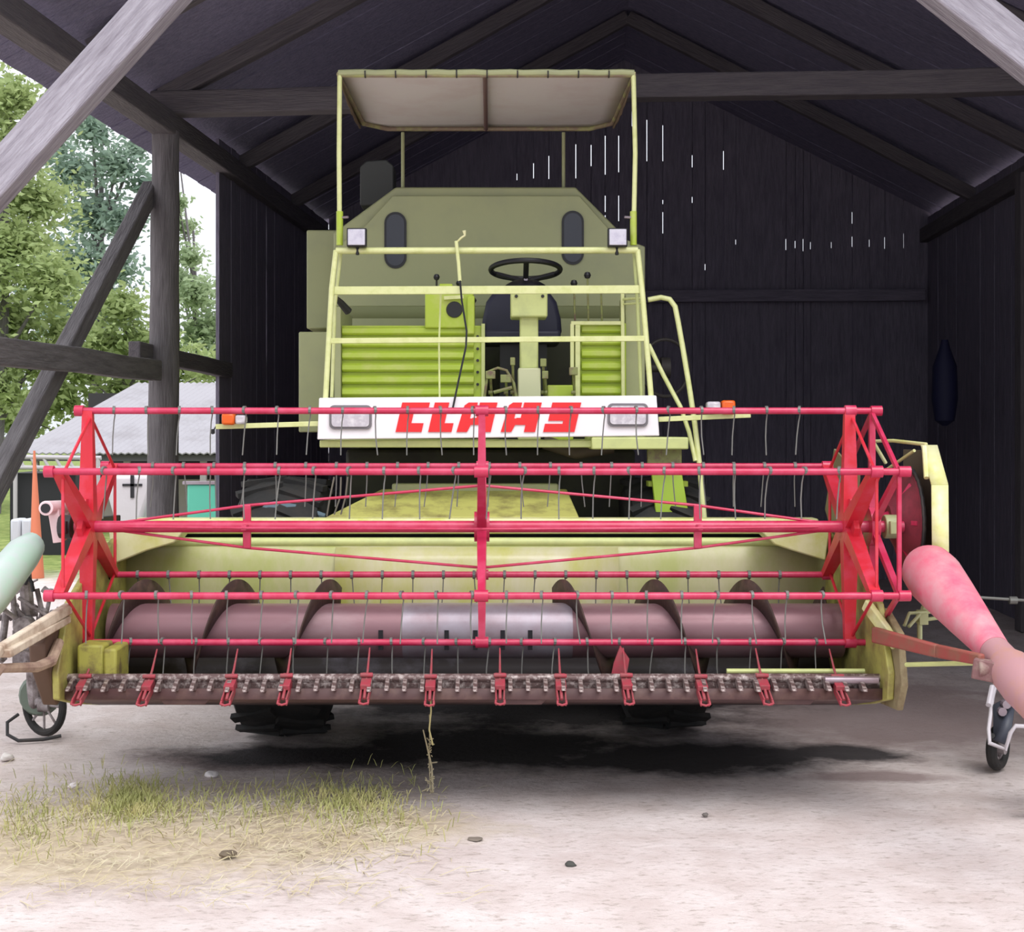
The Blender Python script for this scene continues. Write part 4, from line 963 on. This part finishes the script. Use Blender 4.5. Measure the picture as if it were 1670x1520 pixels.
cells = [(210,1310,50,22),(330,1320,60,22),(450,1310,60,20),(560,1310,50,22),(620,1330,50,30),(120,1320,60,26),(40,1340,40,30)]
patch('grass_patch', cells+[(215,1310,30,16)]*4+[(570,1310,40,12)]*2, 2600, True, 'thin yellow-green grass growing across the yard at lower left', 'grass', gmat[1])
patch('straw_litter', cells+[(250,1380,150,26),(450,1370,120,30),(120,1400,120,24),(560,1390,90,26),(330,1450,200,16)], 3200, False, 'dry straw strewn over the pale ground at lower left', 'straw', gmat[0])
mb = MB().tube([(X(706, 6.98), 6.98, 0), P(704, 1250, 6.98), P(696, 1215, 6.96), P(690, 1190, 6.95)], [.006, .005, .004, .003], 6)
mb.tube([(X(702, 6.98), 6.99, 0), P(700, 1235, 6.99), P(701, 1180, 6.98), P(700, 1165, 6.97)], [.005, .003, .0025, .002], 6)
for i in range(26):
    p = P(702+random.uniform(-4, 4), random.uniform(1200, 1290), 6.97); q = p+Vector((random.uniform(-.03, .03), random.uniform(-.02, .02), random.uniform(-.02, .03))); mb.tube([p, q], .003, 4)
tag(mb.build('dry_weed', gmat[0]), 'tall thin dried weed stalk standing under the middle of the cutter bar', 'weed')
# loose stones and scraps
def stone(px, py, r_, c, label, name='stone', cat='stone', flat=.6):
    D = FPX*EYE/(py-VY); bm = bmesh.new(); bmesh.ops.create_icosphere(bm, subdivisions=3, radius=r_)
    for v in bm.verts: v.co *= 1+.35*mn.noise(v.co/r_*1.3+Vector((px, py, 0))); v.co.z *= flat
    me = bpy.data.meshes.new(name); bm.to_mesh(me); bm.free(); me.materials.append(mat('stone_'+cat, c, .85, bump=.3))
    for p in me.polygons: p.use_smooth = True
    o = bpy.data.objects.new(name, me); C.objects.link(o); o.location = (X(px, D), D, r_*flat*.5); tag(o, label, cat)
stone(930, 1413, .022, (70, 70, 66), 'small dark stone lying on the pale ground right of centre')
stone(345, 1266, .035, (236, 230, 230), 'crumpled white scrap lying behind the grass patch', 'paper_scrap', 'scrap', .45)
stone(120, 1284, .024, (222, 214, 214), 'small pale stone at the left end of the grass', )
stone(12, 1238, .035, (206, 200, 196), 'pale stone at the left edge below the old machine')
stone(775, 1369, .030, (120, 110, 100), 'flat grey-brown chip lying alone near the middle of the yard', 'wood_chip', 'chip', .15)
stone(372, 1394, .035, (104, 92, 76), 'dark brown clod in the straw', 'soil_clod', 'clod', .3)
stone(1150, 1330, .014, (110, 104, 100), 'tiny grey stone in front of the shade painted on the ground', )
